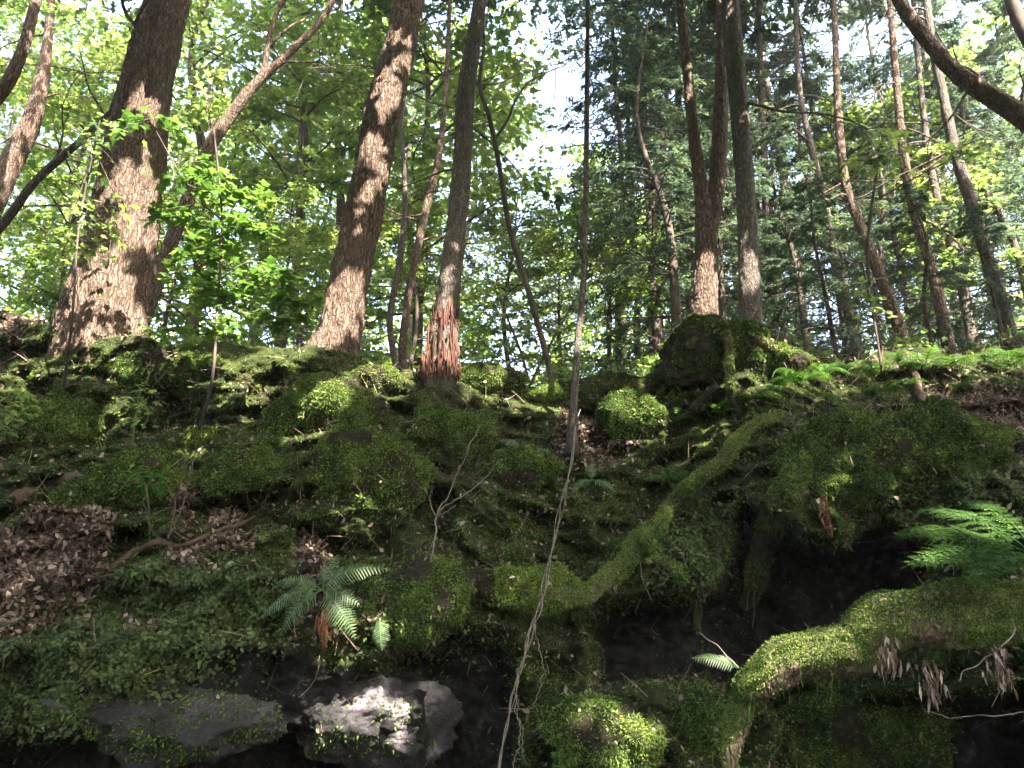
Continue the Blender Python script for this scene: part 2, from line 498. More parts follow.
def surf(px, py):
    """Distance Y of the bank surface along each sight line."""
    px = np.asarray(px, float); py = np.asarray(py, float); sh = px.shape
    q = np.stack([px.ravel(), py.ravel()], 1) / 400
    Y = (_tps(q, _X) @ _W[:-3] + _W[-3] + q @ _W[-2:]).reshape(sh)
    w = P(px, py, Y)
    jx = px + 14 * vnoise(w * 3, 40); jy = py + 12 * vnoise(w * 3, 41)
    for poly, dpt, soft in HOLLOWS:
        sd = poly_sd(jx, jy, poly)
        Y = Y + dpt * sstep(.5 - sd / (2 * soft))
    big = np.abs(vnoise(w * 1.9, 3)); mid = np.abs(vnoise(w * 4.3, 5))
    fade = sstep((py - edge_at(px)) / 40) * .85 + .15
    Y = Y + fade * (.34 * (.5 - np.sqrt(1.02 - big)) * 1.0 + .3 + .2 * (-.4 + mid * 1.6) + .1 * fbm(w * 8, 4, 8, .6) + .07 * np.abs(vnoise(w * 13, 61)))
    Y = Y + fade * .3 * sstep((vnoise(w * 2.4 + 3.3, 55) - .28) / .16)
    return np.maximum(Y, 2.6)


def on(px, py, lift=0.0):
    return P(px, py, surf(np.array(px, float), np.array(py, float)) - lift)


# vegetation / litter / rock and hollow-shade zones on the bank, where the photograph has them
LITTER_ZONES = [[(-60, 520), (40, 505), (90, 500), (115, 545), (110, 590), (60, 605), (40, 650), (-60, 640)],
                [(165, 520), (230, 525), (268, 545), (240, 565), (180, 560)],
                [(120, 610), (170, 620), (150, 640), (115, 630)],
                [(900, 405), (960, 400), (1100, 412), (1100, 435), (940, 440)],
                [(900, 600), (1100, 590), (1100, 625), (900, 625)],
                [(560, 425), (610, 420), (620, 440), (560, 440)], [(500, 403), (535, 403), (535, 415), (500, 415)],
                [(-60, 300), (50, 300), (45, 332), (-60, 335)], [(300, 560), (345, 560), (350, 640), (310, 640)]]
ROCK_SHADE_ZONES = [[(-60, 700), (60, 668), (140, 700), (200, 640), (260, 645), (330, 665), (420, 670), (430, 720), (440, 900), (-60, 900)],
              HOLLOWS[9][0], HOLLOWS[10][0], HOLLOWS[12][0]]  # cave hollows, given the near-black rock as painted shade
THIN_ZONES = [[(330, 330), (480, 365), (480, 400), (380, 392)]]


def zones(px, py):
    lit = np.zeros(px.shape); roc = np.zeros(px.shape)
    for z in LITTER_ZONES: lit = np.maximum(lit, sstep(.5 - (poly_sd(px, py, z) + 34 * fbm(np.stack([px / 38, py / 38, 0 * px], -1), 3, 15)) / 26))
    for z in ROCK_SHADE_ZONES: roc = np.maximum(roc, sstep(.5 - poly_sd(px, py, z) / 16))
    return lit, roc


gx = np.concatenate([np.linspace(-700, -30, 60)[:-1], np.linspace(-30, 1054, 420), np.linspace(1054, 1750, 60)[1:]])
gt = np.concatenate([np.linspace(0, 1, 230), np.linspace(1, 1.35, 30)[1:]])
GX = np.repeat(gx[:, None], len(gt), 1)
GE = edge_at(GX)
GY = GE + (768 - GE) * gt[None]
YY = surf(GX, GY)
W = P(GX, GY, YY)
lit, roc = zones(GX, GY)
mossw = np.clip(1 - lit * 1.1 - .6 * sstep((vnoise(W * 2.2, 77) - .25) / .4), 0, 1)
# hidden ground above the edge: climbs gently into the wood
nb = 60
back = np.linspace(0, 1, nb + 1)[1:] ** 1.8 * 110
bw = []
for k, b in enumerate(back):
    q = W[:, 0].copy()
    q[:, 1] += b
    q[:, 0] *= (1 + b / 14)
    q[:, 2] += .30 * np.minimum(b, 22) + .05 * max(b - 22, 0) + .12 * (vnoise(q * .6, 21)) * min(1, b)
    q[:, 2] -= .1 * min(b, 1)
    bw.append(q)
bw = np.stack(bw[::-1], 1)
# ground at the foot of the bank, running on behind the camera
lowp = W[:, -1].copy()
fw = []
for k, f in enumerate(np.linspace(0, 1, 30)[1:]):
    q = lowp.copy()
    q[:, 1] = lowp[:, 1] * (1 - f) + (-25) * f
    q[:, 0] = lowp[:, 0] * (1 + f * 2)
    g = sstep(f * 6)
    q[:, 2] = lowp[:, 2] * (1 - g) + (0.0 + .1 * vnoise(q * .8, 31)) * g
    fw.append(q)
fw = np.stack(fw, 1)
ALL = np.concatenate([bw, W, fw], 1)
nr, nc = ALL.shape[:2]


def pad(a, vb, vf): return np.concatenate([np.full((nr, bw.shape[1]), vb), a, np.full((nr, fw.shape[1]), vf)], 1)


i = np.arange(nr - 1)[:, None]; j = np.arange(nc - 1)[None]
Fg = np.stack([i * nc + j, i * nc + j + 1, (i + 1) * nc + j + 1, (i + 1) * nc + j], -1).reshape(-1, 4)
ground = link('terrain', mesh('terrain', ALL.reshape(-1, 3), Fg, {'moss': pad(mossw, .2, .2).ravel(), 'rock': pad(roc, 0, 0).ravel()}, True, [SOIL]))
tag(ground, kind='structure')


# ------------------------------------------------------------------ moss and litter scattered on a surface
def tri_sample(V, F, n, w=None):
    """n random points on quads/tris F of V; returns points, normals, face ids."""
    F = np.asarray(F)
    if F.shape[1] == 4:
        T = np.vstack([F[:, [0, 1, 2]], F[:, [0, 2, 3]]]); ids = np.r_[np.arange(len(F)), np.arange(len(F))]
    else:
        T = F; ids = np.arange(len(F))
    a, b, c = V[T[:, 0]], V[T[:, 1]], V[T[:, 2]]
    cr = np.cross(b - a, c - a); ar = np.linalg.norm(cr, axis=1)
    pr = ar * (w[ids] if w is not None else 1); s = pr.sum()
    if s <= 0: return np.zeros((0, 3)), np.zeros((0, 3)), np.zeros(0, int)
    k = rng.choice(len(T), n, p=pr / s)
    u = rng.random(n); v = rng.random(n); fl = u + v > 1; u[fl] = 1 - u[fl]; v[fl] = 1 - v[fl]
    pt = a[k] + (b[k] - a[k]) * u[:, None] + (c[k] - a[k]) * v[:, None]
    return pt, cr[k] / (ar[k][:, None] + 1e-12), ids[k]


def fuzz(pt, nr_, size, kind, mb, lie=.6, droop=.35, rnd=None):
    n = len(pt)
    tip = unit(nr_ * (1 - lie) + rdir(n) * lie + np.array([0, 0, -droop]))
    nn = unit(nr_ + rdir(n) * .6)
    leaves(pt, tip, nn, size, kind, mb, rnd)


wf = W.reshape(-1, 3)
ncw = W.shape[1]
i = np.arange(W.shape[0] - 1)[:, None]; j = np.arange(ncw - 1)[None]
FW = np.stack([i * ncw + j, i * ncw + j + 1, (i + 1) * ncw + j + 1, (i + 1) * ncw + j], -1).reshape(-1, 4)
fpx = GX.reshape(-1)[FW[:, 0]]; fpy = GY.reshape(-1)[FW[:, 0]]
flit = lit.reshape(-1)[FW[:, 0]]; froc = roc.reshape(-1)[FW[:, 0]]; fmoss = mossw.reshape(-1)[FW[:, 0]]
inview = sstep((fpx + 160) / 80) * sstep((1190 - fpx) / 80) * sstep((840 - fpy) / 60)
mb = MB()
pt, nn, _ = tri_sample(wf, FW, 560000, inview * (fmoss * .9 + .12) * (1 - froc * .93))
nn = np.where((nn @ np.array([0, -1, .6]))[:, None] < 0, -nn, nn)
clump = vnoise(pt * 6, 90)
keep = rng.random(len(pt)) < .7 + 1.1 * clump
pt, nn = pt[keep], nn[keep]
fuzz(pt, nn, .01 + .02 * rng.random(len(pt)) ** 2, 'kite', mb)
pt, nn, _ = tri_sample(wf, FW, 26000, inview * (fmoss * .9 + .05) * (1 - froc * .95))
nn = np.where((nn @ np.array([0, -1, .6]))[:, None] < 0, -nn, nn)
keep = vnoise(pt * 4, 93) > -.05; pt, nn = pt[keep], nn[keep]
fuzz(pt, nn, .02 + .04 * rng.random(len(pt)) ** 2, 'spray', mb, lie=.75, droop=.5, rnd=rng.random(len(pt)) * .8 + .1)
tag(mb.build('moss', MOSSLEAF, smooth=False), kind='stuff', label='thick green moss covering the whole earthy bank', cat='moss')

mb = MB()
pt, nn, _ = tri_sample(wf, FW, 26000, inview * (flit * 1.0 + .1) * (1 - froc * .97) * (np.where((fpx < 280) & (flit > .3), 2.5, 1)))
nn = np.where((nn @ np.array([0, -1, .6]))[:, None] < 0, -nn, nn)
fuzz(pt + nn * .01, nn, .02 + .04 * rng.random(len(pt)), 'oval', mb, lie=.85, droop=.1)
tag(mb.build('leaf_litter', LITTER, smooth=False), kind='stuff', label='fallen brown leaves lying on the bank', cat='leaf litter')

mb = MB()
pt, nn, _ = tri_sample(wf, FW, 15000, inview * (.3 + .6 * flit + .9 * (fpx > 780) * (fpy < 480)) * (1 - froc * .8))
nn = np.where((nn @ np.array([0, -1, .6]))[:, None] < 0, -nn, nn)
fuzz(pt + nn * .015, nn, .05 + .17 * rng.random(len(pt)) ** 2, 'stick', mb, lie=.9, droop=.15)
tag(mb.build('forest_debris', DEBRIS, smooth=False), kind='stuff', label='fine dead twigs and needles strewn over the bank', cat='debris')

mb = MB()
n = 1500
ux = rng.uniform(-60, 1090, n); uy = edge_at(ux)
dens = np.clip(.3 + 1.3 * vnoise(np.stack([ux / 40, 0 * ux, 0 * ux], 1), 33), .02, 1)
kp = rng.random(n) < dens; ux, uy, dens = ux[kp], uy[kp], dens[kp]
b0 = P(ux, uy, surf(ux, uy)) + np.stack([0 * ux, rng.random(len(ux)) * .9, 0 * ux - .02], 1)
for a_ in range(7):
    h = (.02 + .2 * rng.random(len(ux)) * dens)
    leaves(b0 + rng.normal(size=(len(ux), 3)) * .04 + np.outer(h, [0, 0, 1]), rdir(len(ux)) + [0, 0, .2], rdir(len(ux)) * .5 + [0, -.3, 1], .03 + .05 * rng.random(len(ux)), 'spray' if a_ % 2 else 'maple', mb)
leaves(b0, rdir(len(ux)) * .35 + [0, 0, 1], rdir(len(ux)), .08 + .18 * rng.random(len(ux)), 'stick', mb)
tag(mb.build('undergrowth', MAPLE, smooth=False), kind='stuff', label='low green plants along the skyline of the bank', cat='undergrowth')

# creeping round-leaved plants hanging over the rock at lower left
mb = MB()
for cx, cy, rx, ry, n in ((130, 650, 90, 55, 5200), (30, 690, 60, 50, 2500), (240, 605, 60, 40, 2200), (170, 585, 60, 28, 1400), (420, 640, 50, 30, 900), (700, 545, 60, 60, 1400), (930, 480, 110, 60, 1600)):
    qx = cx + rx * rng.normal(size=n) * .5; qy = cy + ry * rng.normal(size=n) * .5
    p = on(qx, qy, .02) - np.outer(.05 * rng.random(n), [0, 1, 0])
    leaves(p, unit(rdir(n) + [0, -.5, -.3]), unit(rdir(n) * .5 + [0, -.8, .6]), .02 + .022 * rng.random(n), 'oval', mb)
tag(mb.build('creeping_plants', CREEPER, smooth=False), kind='stuff', label='small creeping leaves hanging over the dark rock', cat='ground cover')


# ------------------------------------------------------------------ boulders
def ico(n):
    import bmesh
    bm = bmesh.new(); bmesh.ops.create_icosphere(bm, subdivisions=n, radius=1)
    V = np.array([v.co[:] for v in bm.verts]); F = np.array([[v.index for v in f.verts] for f in bm.faces]); bm.free()
    return V, F


ICOV, ICOF = ico(6)


STREWN = []


def boulder(name, label, px, py, rx, ry, out=.45, seed=1, moss=1.0, mat=None, mossmat=None, blocky=.0, cat='boulder', group=None, amp=.26, tone=0, size=1.0, zs=.85):
    c0 = on(px, py); k = depth(c0) / F_PX
    r = np.array([rx * k, (rx + ry) * .5 * k * zs, ry * k])
    c = c0 + np.array([0, r[1] * (1 - out * 2) * .5 + .0, 0])
    D = ICOV.copy()
    if blocky:
        D = D / np.linalg.norm(D, axis=1, keepdims=True)
    q = D * r + c
    nz = fbm(q * .75 / max(r.mean(), .1), 3, seed) * amp * 1.7 + np.abs(vnoise(q * 4.5, seed + 4)) * .3 + .1 * fbm(q * 11, 4, seed + 9, .6) - .1
    if blocky:      # a faceted block: the unit ball cut by random planes
        g = np.random.default_rng(seed); pn = unit(g.normal(size=(16, 3)) * [1, 1, .8]); pd = g.uniform(.55, .95, 16)
        m = (D @ pn.T) / pd[None]
        cut = 1 / np.maximum(m.max(1), .8)
        nz = cut - 1 + .09 * fbm(q * 5, 5, seed, .65) - .06 * np.abs(vnoise(q * [4, 4, 16], seed + 2)) + .03 * fbm(q * 26, 3, seed + 3)
    V = D * (1 + nz[:, None]) * r
    t = thing(name, label, cat, c, group)
    link('stone', mesh('stone', V, ICOF, {'moss': np.clip(.8 + 1.3 * vnoise((V + c) * 4.5, 5), 0, 1), 'rock': np.zeros(len(V))}, True, [mat or SOIL]), t)
    if moss:
        area = 4 * math.pi * (r ** 1.6).mean() ** (2 / 1.6)
        n = int(area * 19000 * moss)
        fc = (V[ICOF[:, 0]] + V[ICOF[:, 1]] + V[ICOF[:, 2]]) / 3
        w = np.clip(.55 + (fc / r) @ np.array([0, -.7, .6]), .0, 1) * np.clip(.65 + 1.5 * vnoise((fc + c) * 4.5, 5), .03, 1)
        pt, nn, _ = tri_sample(V, ICOF, n, np.clip(w, 0.01, 1))
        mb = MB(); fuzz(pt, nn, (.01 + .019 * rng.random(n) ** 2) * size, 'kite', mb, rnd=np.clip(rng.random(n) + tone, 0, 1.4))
        a_, b_, _ = tri_sample(V, ICOF, n // 260, np.clip(w, 0.05, 1)); STREWN.append((a_ + c, b_))
        n2 = n // 22
        pt, nn, _ = tri_sample(V, ICOF, n2, np.clip(w, 0.01, 1)); kp = vnoise((pt + c) * 4, 93) > -.1; pt, nn = pt[kp], nn[kp]
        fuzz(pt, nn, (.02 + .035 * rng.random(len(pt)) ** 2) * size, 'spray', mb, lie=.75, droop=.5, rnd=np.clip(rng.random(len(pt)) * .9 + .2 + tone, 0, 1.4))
        mo = mb.build('moss', mossmat or MOSSLEAF, t, smooth=False)
    return t


BOULDERS = [  # label, px, py, rx, ry, out, tone
    ('large rounded moss cushion in the middle of the bank, left of the pale dead twig', 350, 482, 68, 50, .5, .1),
    ('moss covered boulder above the middle cushion, under the second big trunk', 322, 418, 54, 34, .5, .1),
    ('dark round mossy boulder left of the largest moss cushion', 246, 474, 46, 36, .5, 0),
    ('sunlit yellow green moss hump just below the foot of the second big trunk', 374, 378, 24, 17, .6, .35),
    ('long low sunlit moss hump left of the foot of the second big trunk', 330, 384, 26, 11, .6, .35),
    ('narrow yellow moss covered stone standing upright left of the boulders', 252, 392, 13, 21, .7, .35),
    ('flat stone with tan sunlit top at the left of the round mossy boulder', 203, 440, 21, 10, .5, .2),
    ('mossy boulder with lit top beside the foot of the pale dead twig', 432, 566, 38, 33, .6, .15),
    ('broad mossy boulder right of the blue green fern over the dark rock', 412, 606, 56, 34, .5, .05),
    ('low moss mound on the skyline under the red barked trunk, right side', 488, 382, 30, 12, .6, .1),
    ('small sunlit moss mound below the skyline between the two thin leaning trunks', 541, 396, 22, 12, .6, .25),
    ('moss mound in the centre of the bank below the red barked trunk', 452, 436, 44, 30, .45, .1),
    ('moss mound left of where the thin pale trunk meets the bank', 520, 470, 40, 26, .4, .05),
    ('mossy knoll on the skyline right of the thin pale trunk', 640, 420, 34, 26, .45, .05),
    ('tall dark mossy knoll carrying the paired trunks on the skyline', 722, 364, 60, 38, .45, -.1),
    ('flat topped mossy lump stretching right from the tall dark knoll', 775, 360, 34, 16, .5, 0),
    ('mossy shoulder of the bank at upper left under the reddish trunk', 165, 372, 60, 26, .4, 0),
    ('dark mossy lump at the left edge of the bank', 48, 440, 60, 40, .4, 0),
    ('mossy lump between the seedling stems at the left', 130, 482, 60, 36, .35, 0),
    ('domed boulder with bright and bluish moss at the bottom edge, right of the hanging vine', 612, 740, 62, 42, .55, .15),
    ('grey green mossy boulder under the cave, next to the upright root stub', 700, 728, 40, 46, .5, -.1),
    ('overhanging mossy ledge with torn red leaves above the right cave', 840, 478, 84, 50, .6, 0),
    ('mossy boulder on the right slope under the fallen branches', 945, 452, 70, 40, .4, 0),
    ('soft bright green moss shelf sagging between the boulders and the diagonal root', 525, 588, 60, 22, .7, .35),
    ('dark mossy boulder beneath the fallen log at the bottom right', 850, 735, 80, 44, .4, -.1),
]
for k, (lb, px, py, rx, ry, out_, tone) in enumerate(BOULDERS):
    boulder('mossy_boulder', lb, px, py, rx, ry, out_, 100 + k * 7, 1.0, None, None, group='moss covered boulders on the bank', tone=tone)
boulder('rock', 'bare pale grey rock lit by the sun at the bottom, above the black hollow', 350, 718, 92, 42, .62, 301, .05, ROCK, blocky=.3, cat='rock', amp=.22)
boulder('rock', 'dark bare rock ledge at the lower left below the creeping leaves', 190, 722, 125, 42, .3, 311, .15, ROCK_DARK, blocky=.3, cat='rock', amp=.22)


sp_, sn_ = (np.concatenate([a[k] for a in STREWN]) for k in (0, 1))
h_ = rng.random(len(sp_)) < .45
mb = MB(); fuzz(sp_[h_] + sn_[h_] * .012, sn_[h_], .015 + .035 * rng.random(h_.sum()), 'oval', mb, lie=.8, droop=.1)
tag(mb.build('fallen_leaves', LITTER, smooth=False), kind='stuff', label='small dead leaves caught on the moss cushions', cat='leaf litter')
mb = MB(); fuzz(sp_[~h_] + sn_[~h_] * .015, sn_[~h_], .05 + .16 * rng.random((~h_).sum()) ** 2, 'stick', mb, lie=.9, droop=.15)
tag(mb.build('fallen_twigs', DEBRIS, smooth=False), kind='stuff', label='thin dead twigs caught on the moss cushions', cat='debris')

# ------------------------------------------------------------------ roots and logs with moss
def mossy_limb(name, label, cat, pts, widths, mat=BARK_THIN, moss=1.0, partname='wood', lift=.05, tone=.1, hang=0):
    """pts: (px, py, lift over the surface) or (px, py, None, Y)."""
    p = []
    for q in pts:
        p.append(P(q[0], q[1], q[3]) if len(q) == 4 else on(q[0], q[1], q[2]))
    p = np.array(p); rad = np.array([w * .5 * depth(a) / F_PX for a, w in zip(p, widths)])
    c, r = spline(p, 90, rad)
    r = r * (1 + .22 * vnoise(c * 5, 4)); c = c + .05 * np.stack([vnoise(c * 4, s_) for s_ in (1, 2, 3)], 1)
    V, F = tube(c, r, 28, True, .3, seed=len(label))
    base = c[0].copy()
    t = thing(name, label, cat, base)
    mb = MB(); mb.add(V - base, F); mb.build(partname, mat, t)
    if moss:
        area = (2 * math.pi * r[:-1] * np.linalg.norm(np.diff(c, axis=0), axis=1)).sum()
        sz = min(1, depth(base) / 6.5) ** 1.5
        n = int(area * 15000 * moss / sz ** 1.6)
        fc = V[F[0]].mean(1)
        ax = c[np.minimum(np.arange(len(F[0])) // 28, 89)]
        w = np.clip(.55 + 1.0 * unit(fc - ax) @ np.array([0, -.25, .9]) + .9 * vnoise(fc * 5, 6), .015, 1)
        pt, nn, _ = tri_sample(V, F[0], n, w)
        m2 = MB(); fuzz(pt - base, nn, (.014 + .024 * rng.random(n) ** 1.5) * sz, 'kite', m2, lie=.7, rnd=np.clip(rng.random(n) + tone, 0, 1.4))
        if hang:   # strands of moss hanging from the underside
            pt, nn, _ = tri_sample(V, F[0], hang, np.clip(-(unit(fc - ax) @ np.array([0, .6, .8])) + .1, 0, 1))
            leaves(pt - base, rdir(hang) * .3 + [0, 0, -1], rdir(hang) + [0, -1, 0], .04 + .09 * rng.random(hang) ** 2, 'stick', m2, rng.random(hang) * .35)
        m2.build('moss', MOSSLEAF, t, smooth=False)
    return t


mossy_limb('root', 'long mossy root running diagonally up from the moss shelf to the paired trunks', 'root',
           [(468, 590, .12), (510, 600, .2), (560, 598, .24), (602, 578, .26), (640, 545, .26), (672, 505, .24), (705, 474, .22), (742, 440, .16), (775, 412, .08)],
           [16, 22, 24, 22, 19, 17, 16, 14, 8], tone=.3, hang=1000)
mossy_limb('root', 'thin side root forking off the long diagonal root towards the cave', 'root',
           [(646, 540, .24), (664, 556, .3), (684, 578, .3), (694, 604, .25), (700, 628, .2)], [12, 10, 8, 6, 3], BARK, .8, hang=120)
mossy_limb('root', 'second mossy root curving down the right slope beside the mouth of the cave', 'root',
           [(862, 430, .03), (820, 450, .12), (790, 486, .16), (770, 530, .18), (757, 575, .18), (742, 605, .12)],
           [12, 24, 28, 26, 20, 10], tone=.15, hang=900)
mossy_limb('fallen_log', 'thick mossy fallen log rising to the right edge, with dead leaves along its top', 'log',
           [(738, 692, None, 3.9), (775, 668, None, 3.85), (830, 650, None, 3.8), (900, 632, None, 3.75), (965, 618, None, 3.7), (1040, 612, None, 3.65), (1200, 600, None, 3.6)],
           [26, 38, 48, 56, 60, 66, 70], BARK, tone=.05, hang=350)
mossy_limb('root', 'upright mossy root stub dropping from the end of the fallen log', 'root',
           [(740, 690, None, 3.95), (737, 720, None, 3.97), (733, 760, None, 4.0), (730, 820, None, 4.0)], [26, 24, 20, 22], BARK, 1.6, tone=-.05)
mossy_limb('root', 'root clasping the left side of the mossy knoll below the paired trunks', 'root',
           [(704, 326, .25), (688, 345, .4), (676, 372, .35), (668, 402, .1)], [12, 10, 7, 4], BARK, .5)
mossy_limb('root', 'root running down the middle of the mossy knoll', 'root',
           [(728, 332, .3), (734, 356, .5), (728, 384, .42), (738, 410, .1)], [10, 9, 7, 4], BARK, .5)
mossy_limb('root', 'root sloping off the right side of the mossy knoll', 'root',
           [(752, 336, .2), (774, 344, .3), (800, 354, .25), (822, 372, .05)], [12, 9, 7, 4], BARK, .6)
mossy_limb('root', 'thin bare root leaving the left hollow in the leaf litter', 'root',
           [(20, 500, .02), (48, 484, .06), (80, 478, .08), (120, 486, .02)], [14, 16, 12, 6], DEAD_WOOD, 0)
mossy_limb('fallen_branch', 'dark fallen branch lying across the brown leaf litter at the left', 'branch',
           [(84, 574, .05), (118, 563, .08), (150, 545, .1), (185, 542, .1), (215, 532, .1), (235, 527, .1), (255, 516, .1)], [5, 7, 6, 5, 5, 4, 2], DEAD_WOOD, 0)
mossy_limb('fallen_branch', 'short dead branch lying on the right slope above the cave', 'branch',
           [(880, 434, .08), (905, 433, .12), (930, 436, .1)], [3, 3, 2], DEAD_WOOD, 0)
mossy_limb('fallen_branch', 'long dead branch slanting down the right slope under the thin trees', 'branch',
           [(905, 352, .1), (918, 385, .2), (930, 410, .2), (960, 440, .15)], [7, 8, 7, 5], DEAD_WOOD, 0)


# ------------------------------------------------------------------ trees near the edge
def stem_pts(pp, Y, n):
    p = []
    ys = Y if isinstance(Y, (list, tuple)) else [Y] * len(pp)
    for (px, py, w), y in zip(pp, ys): p.append(P(px, py, y))
    p = np.array(p); r = np.array([w * .5 * depth(a) / F_PX for a, (_, _, w) in zip(p, pp)])
    return spline(p, n, r)


def limbs_mesh(c, r, lst, mb, seed=0, ns=7):
    """bare side limbs: (fraction along trunk, direction xyz, length, radius)."""
    rr = np.random.default_rng(seed)
    ends = []
    for f, d, L, rad in lst:
        k = int(f * (len(c) - 1)); p0 = c[k]; d = unit(np.array(d, float)); pts = [p0]
        for s in range(7):
            d = unit(d + rr.normal(size=3) * .16 + [0, 0, -.03]); pts.append(pts[-1] + d * L / 7)
        q = spline(np.array(pts), 16); rd = np.linspace(rad, rad * .25, 16)
        mb.add(*tube(q, rd, ns)); ends.append(q)
        for s in range(3):
            a = rr.integers(5, 14); dd = unit(d + rr.normal(size=3) * .7); q2 = [q[a]]
            for u in range(5):
                dd = unit(dd + rr.normal(size=3) * .2); q2.append(q2[-1] + dd * L * .1)
            q2 = spline(np.array(q2), 8); mb.add(*tube(q2, np.linspace(rad * .4, rad * .12, 8), 5)); ends.append(q2)
    return ends


def near_tree(name, label, pp, Y, mat, ns=48, n=260, rough=.16, flare=None, seed=1, limbs=(), crown='hemlock', group='trunks standing along the top of the bank', toplen=6.0, cat='tree', ext=True, sink=.3):
    c, r = stem_pts(pp, Y, n)
    # carry the trunk down into the soil and up out of the picture
    d0 = unit(unit(c[0] - c[4]) + [0, .9 if sink > .5 and ext else 0, 0]); c = np.vstack([c[0] + d0 * sink, c]); r = np.r_[r[0] * 1.1, r]
    base = c[0].copy()
    if ext:
        d1 = unit(c[-1] - c[-20]); m = 40
        d1 = unit(d1 + [0, 0, .25])
        up = c[-1] + np.outer(np.linspace(0, toplen, m + 1)[1:], d1)
        c = np.vstack([c, up]); r = np.r_[r, np.linspace(r[-1], r[-1] * .35, m)]
    fl = None
    if flare:
        s = np.linalg.norm(c - c[0], axis=1); fl = flare * np.exp(-((s / .55) ** 1.3))
    t = thing(name, label, cat, base, group)
    V, F = tube(c, r, ns, True, rough, seed, 3.2, .3, fl)
    mb = MB(); mb.add(V - base, F); mb.build('trunk', mat, t)
    if limbs:
        for li, l_ in enumerate(limbs):
            m2 = MB(); limbs_mesh(c - base, r, [l_], m2, seed + li * 13); m2.build('limb', mat, t)
    if crown and ext:
        m3 = MB(); top = c[-1] - base; nl = 4200
        az = rng.random(nl) * 6.283; rad = 2.3 * np.sqrt(rng.random(nl))
        kk = np.array([np.cos(az) * rad, np.sin(az) * rad, rng.random(nl) * 4.5 - 2.6 - rad * .3]).T + top
        kk = kk[(kk[:, 2] + base[2] > 10.6)]
        leaves(kk, rdir(len(kk)) + [0, 0, -.3], rdir(len(kk)) * .5 + [0, 0, 1], .14 + .1 * rng.random(len(kk)), 'spray' if crown == 'hemlock' else 'maple', m3)
        m3.build('crown', HEMLOCK if crown == 'hemlock' else MAPLE, t, smooth=False)
    return t


near_tree('tree', 'thickest tree at the left with reddish furrowed bark and a flared base', [(100, 362, 92), (104, 322, 84), (110, 285, 76), (120, 240, 69), (130, 190, 62), (143, 100, 52), (158, 40, 45), (168, 0, 41), (180, -60, 40)], 7.5, BARK, 120, 520, .2, .3, 3, sink=.9,
          limbs=[(.63, (-.5, -.2, 1), 1.6, .03), (.45, (-1, .2, .3), 1.6, .022)])
near_tree('tree', 'second thick tree, brown furrowed trunk leaning right, sunlit at its foot', [(328, 366, 60), (340, 330, 44), (350, 280, 39), (368, 190, 37), (386, 100, 36), (400, 45, 31), (409, 0, 28), (420, -60, 28)], 7.75, BARK, 96, 460, .24, .3, 5, sink=.9)
near_tree('tree', 'trunk with torn red inner bark at its foot, third from the left', [(440, 384, 34), (442, 350, 30), (448, 300, 24), (457, 220, 20), (463, 150, 19), (466, 90, 18), (474, 40, 15), (480, 0, 14), (490, -60, 14)], 7.4, BARK_GREY, 64, 360, .16, .25, 7, sink=.6,
          limbs=[(.42, (-.9, .3, .2), .9, .015), (.5, (.9, .3, -.5), 1.1, .015)])
near_tree('tree', 'left trunk of the pair on the mossy knoll, forking above its sunlit foot', [(704, 335, 32), (704, 300, 27), (706, 240, 21), (701, 190, 14), (692, 120, 11), (686, 60, 10), (680, 0, 9), (676, -60, 9)], 7.4, BARK, 64, 360, .2, .3, 11)
near_tree('tree', 'straight slim right trunk of the pair on the mossy knoll', [(752, 345, 24), (750, 300, 22), (747, 220, 19), (741, 130, 18), (735, 60, 19), (730, 0, 17), (726, -60, 17)], 7.2, BARK_GREY, 48, 320, .13, .35, 13,
          limbs=[(.74, (1, .2, .4), 1.4, .03), (.5, (1, .2, -.6), 1.5, .02)])
near_tree('tree', 'dark middle stem rising behind the pair of trunks on the knoll', [(707, 335, 16), (709, 245, 15), (715, 200, 16), (720, 130, 16), (722, 60, 13), (722, 0, 11), (722, -60, 10)], 7.7, BARK, 36, 240, .14, .1, 17)
near_tree('sapling', 'thin straight pale sapling from whose foot a twisted vine hangs', [(573, 425, 10), (574, 400, 7.5), (578, 340, 6.5), (584, 270, 6), (586, 180, 5.5), (587, 90, 5), (588, 0, 4), (589, -60, 4)], [6.85, 6.9, 7, 7.1, 7.1, 7.1, 7.1, 7.1], BARK_GREY, 16, 200, .12, .5, 19, toplen=2, crown=None,
          limbs=[(.6, (1, .3, .8), .5, .008), (.7, (1, -.2, 1), .6, .008), (.55, (-.8, 0, .8), .3, .006)], cat='sapling')
near_tree('sapling', 'thin dark leaning sapling forking in front of the bright centre', [(553, 385, 7), (545, 350, 6), (528, 290, 6), (510, 230, 5.5), (500, 170, 5), (490, 120, 5), (480, 85, 4.5), (484, 40, 3), (478, 0, 2.5)], 7.9, BARK_THIN, 12, 160, .1, .3, 23, ext=False,
          limbs=[(.58, (.45, 0, 1), 2.2, .02), (.8, (-.2, 0, 1), 1.2, .015), (.75, (.6, .1, .3), .9, .01), (.9, (.4, .1, 1), .8, .01)], cat='sapling')

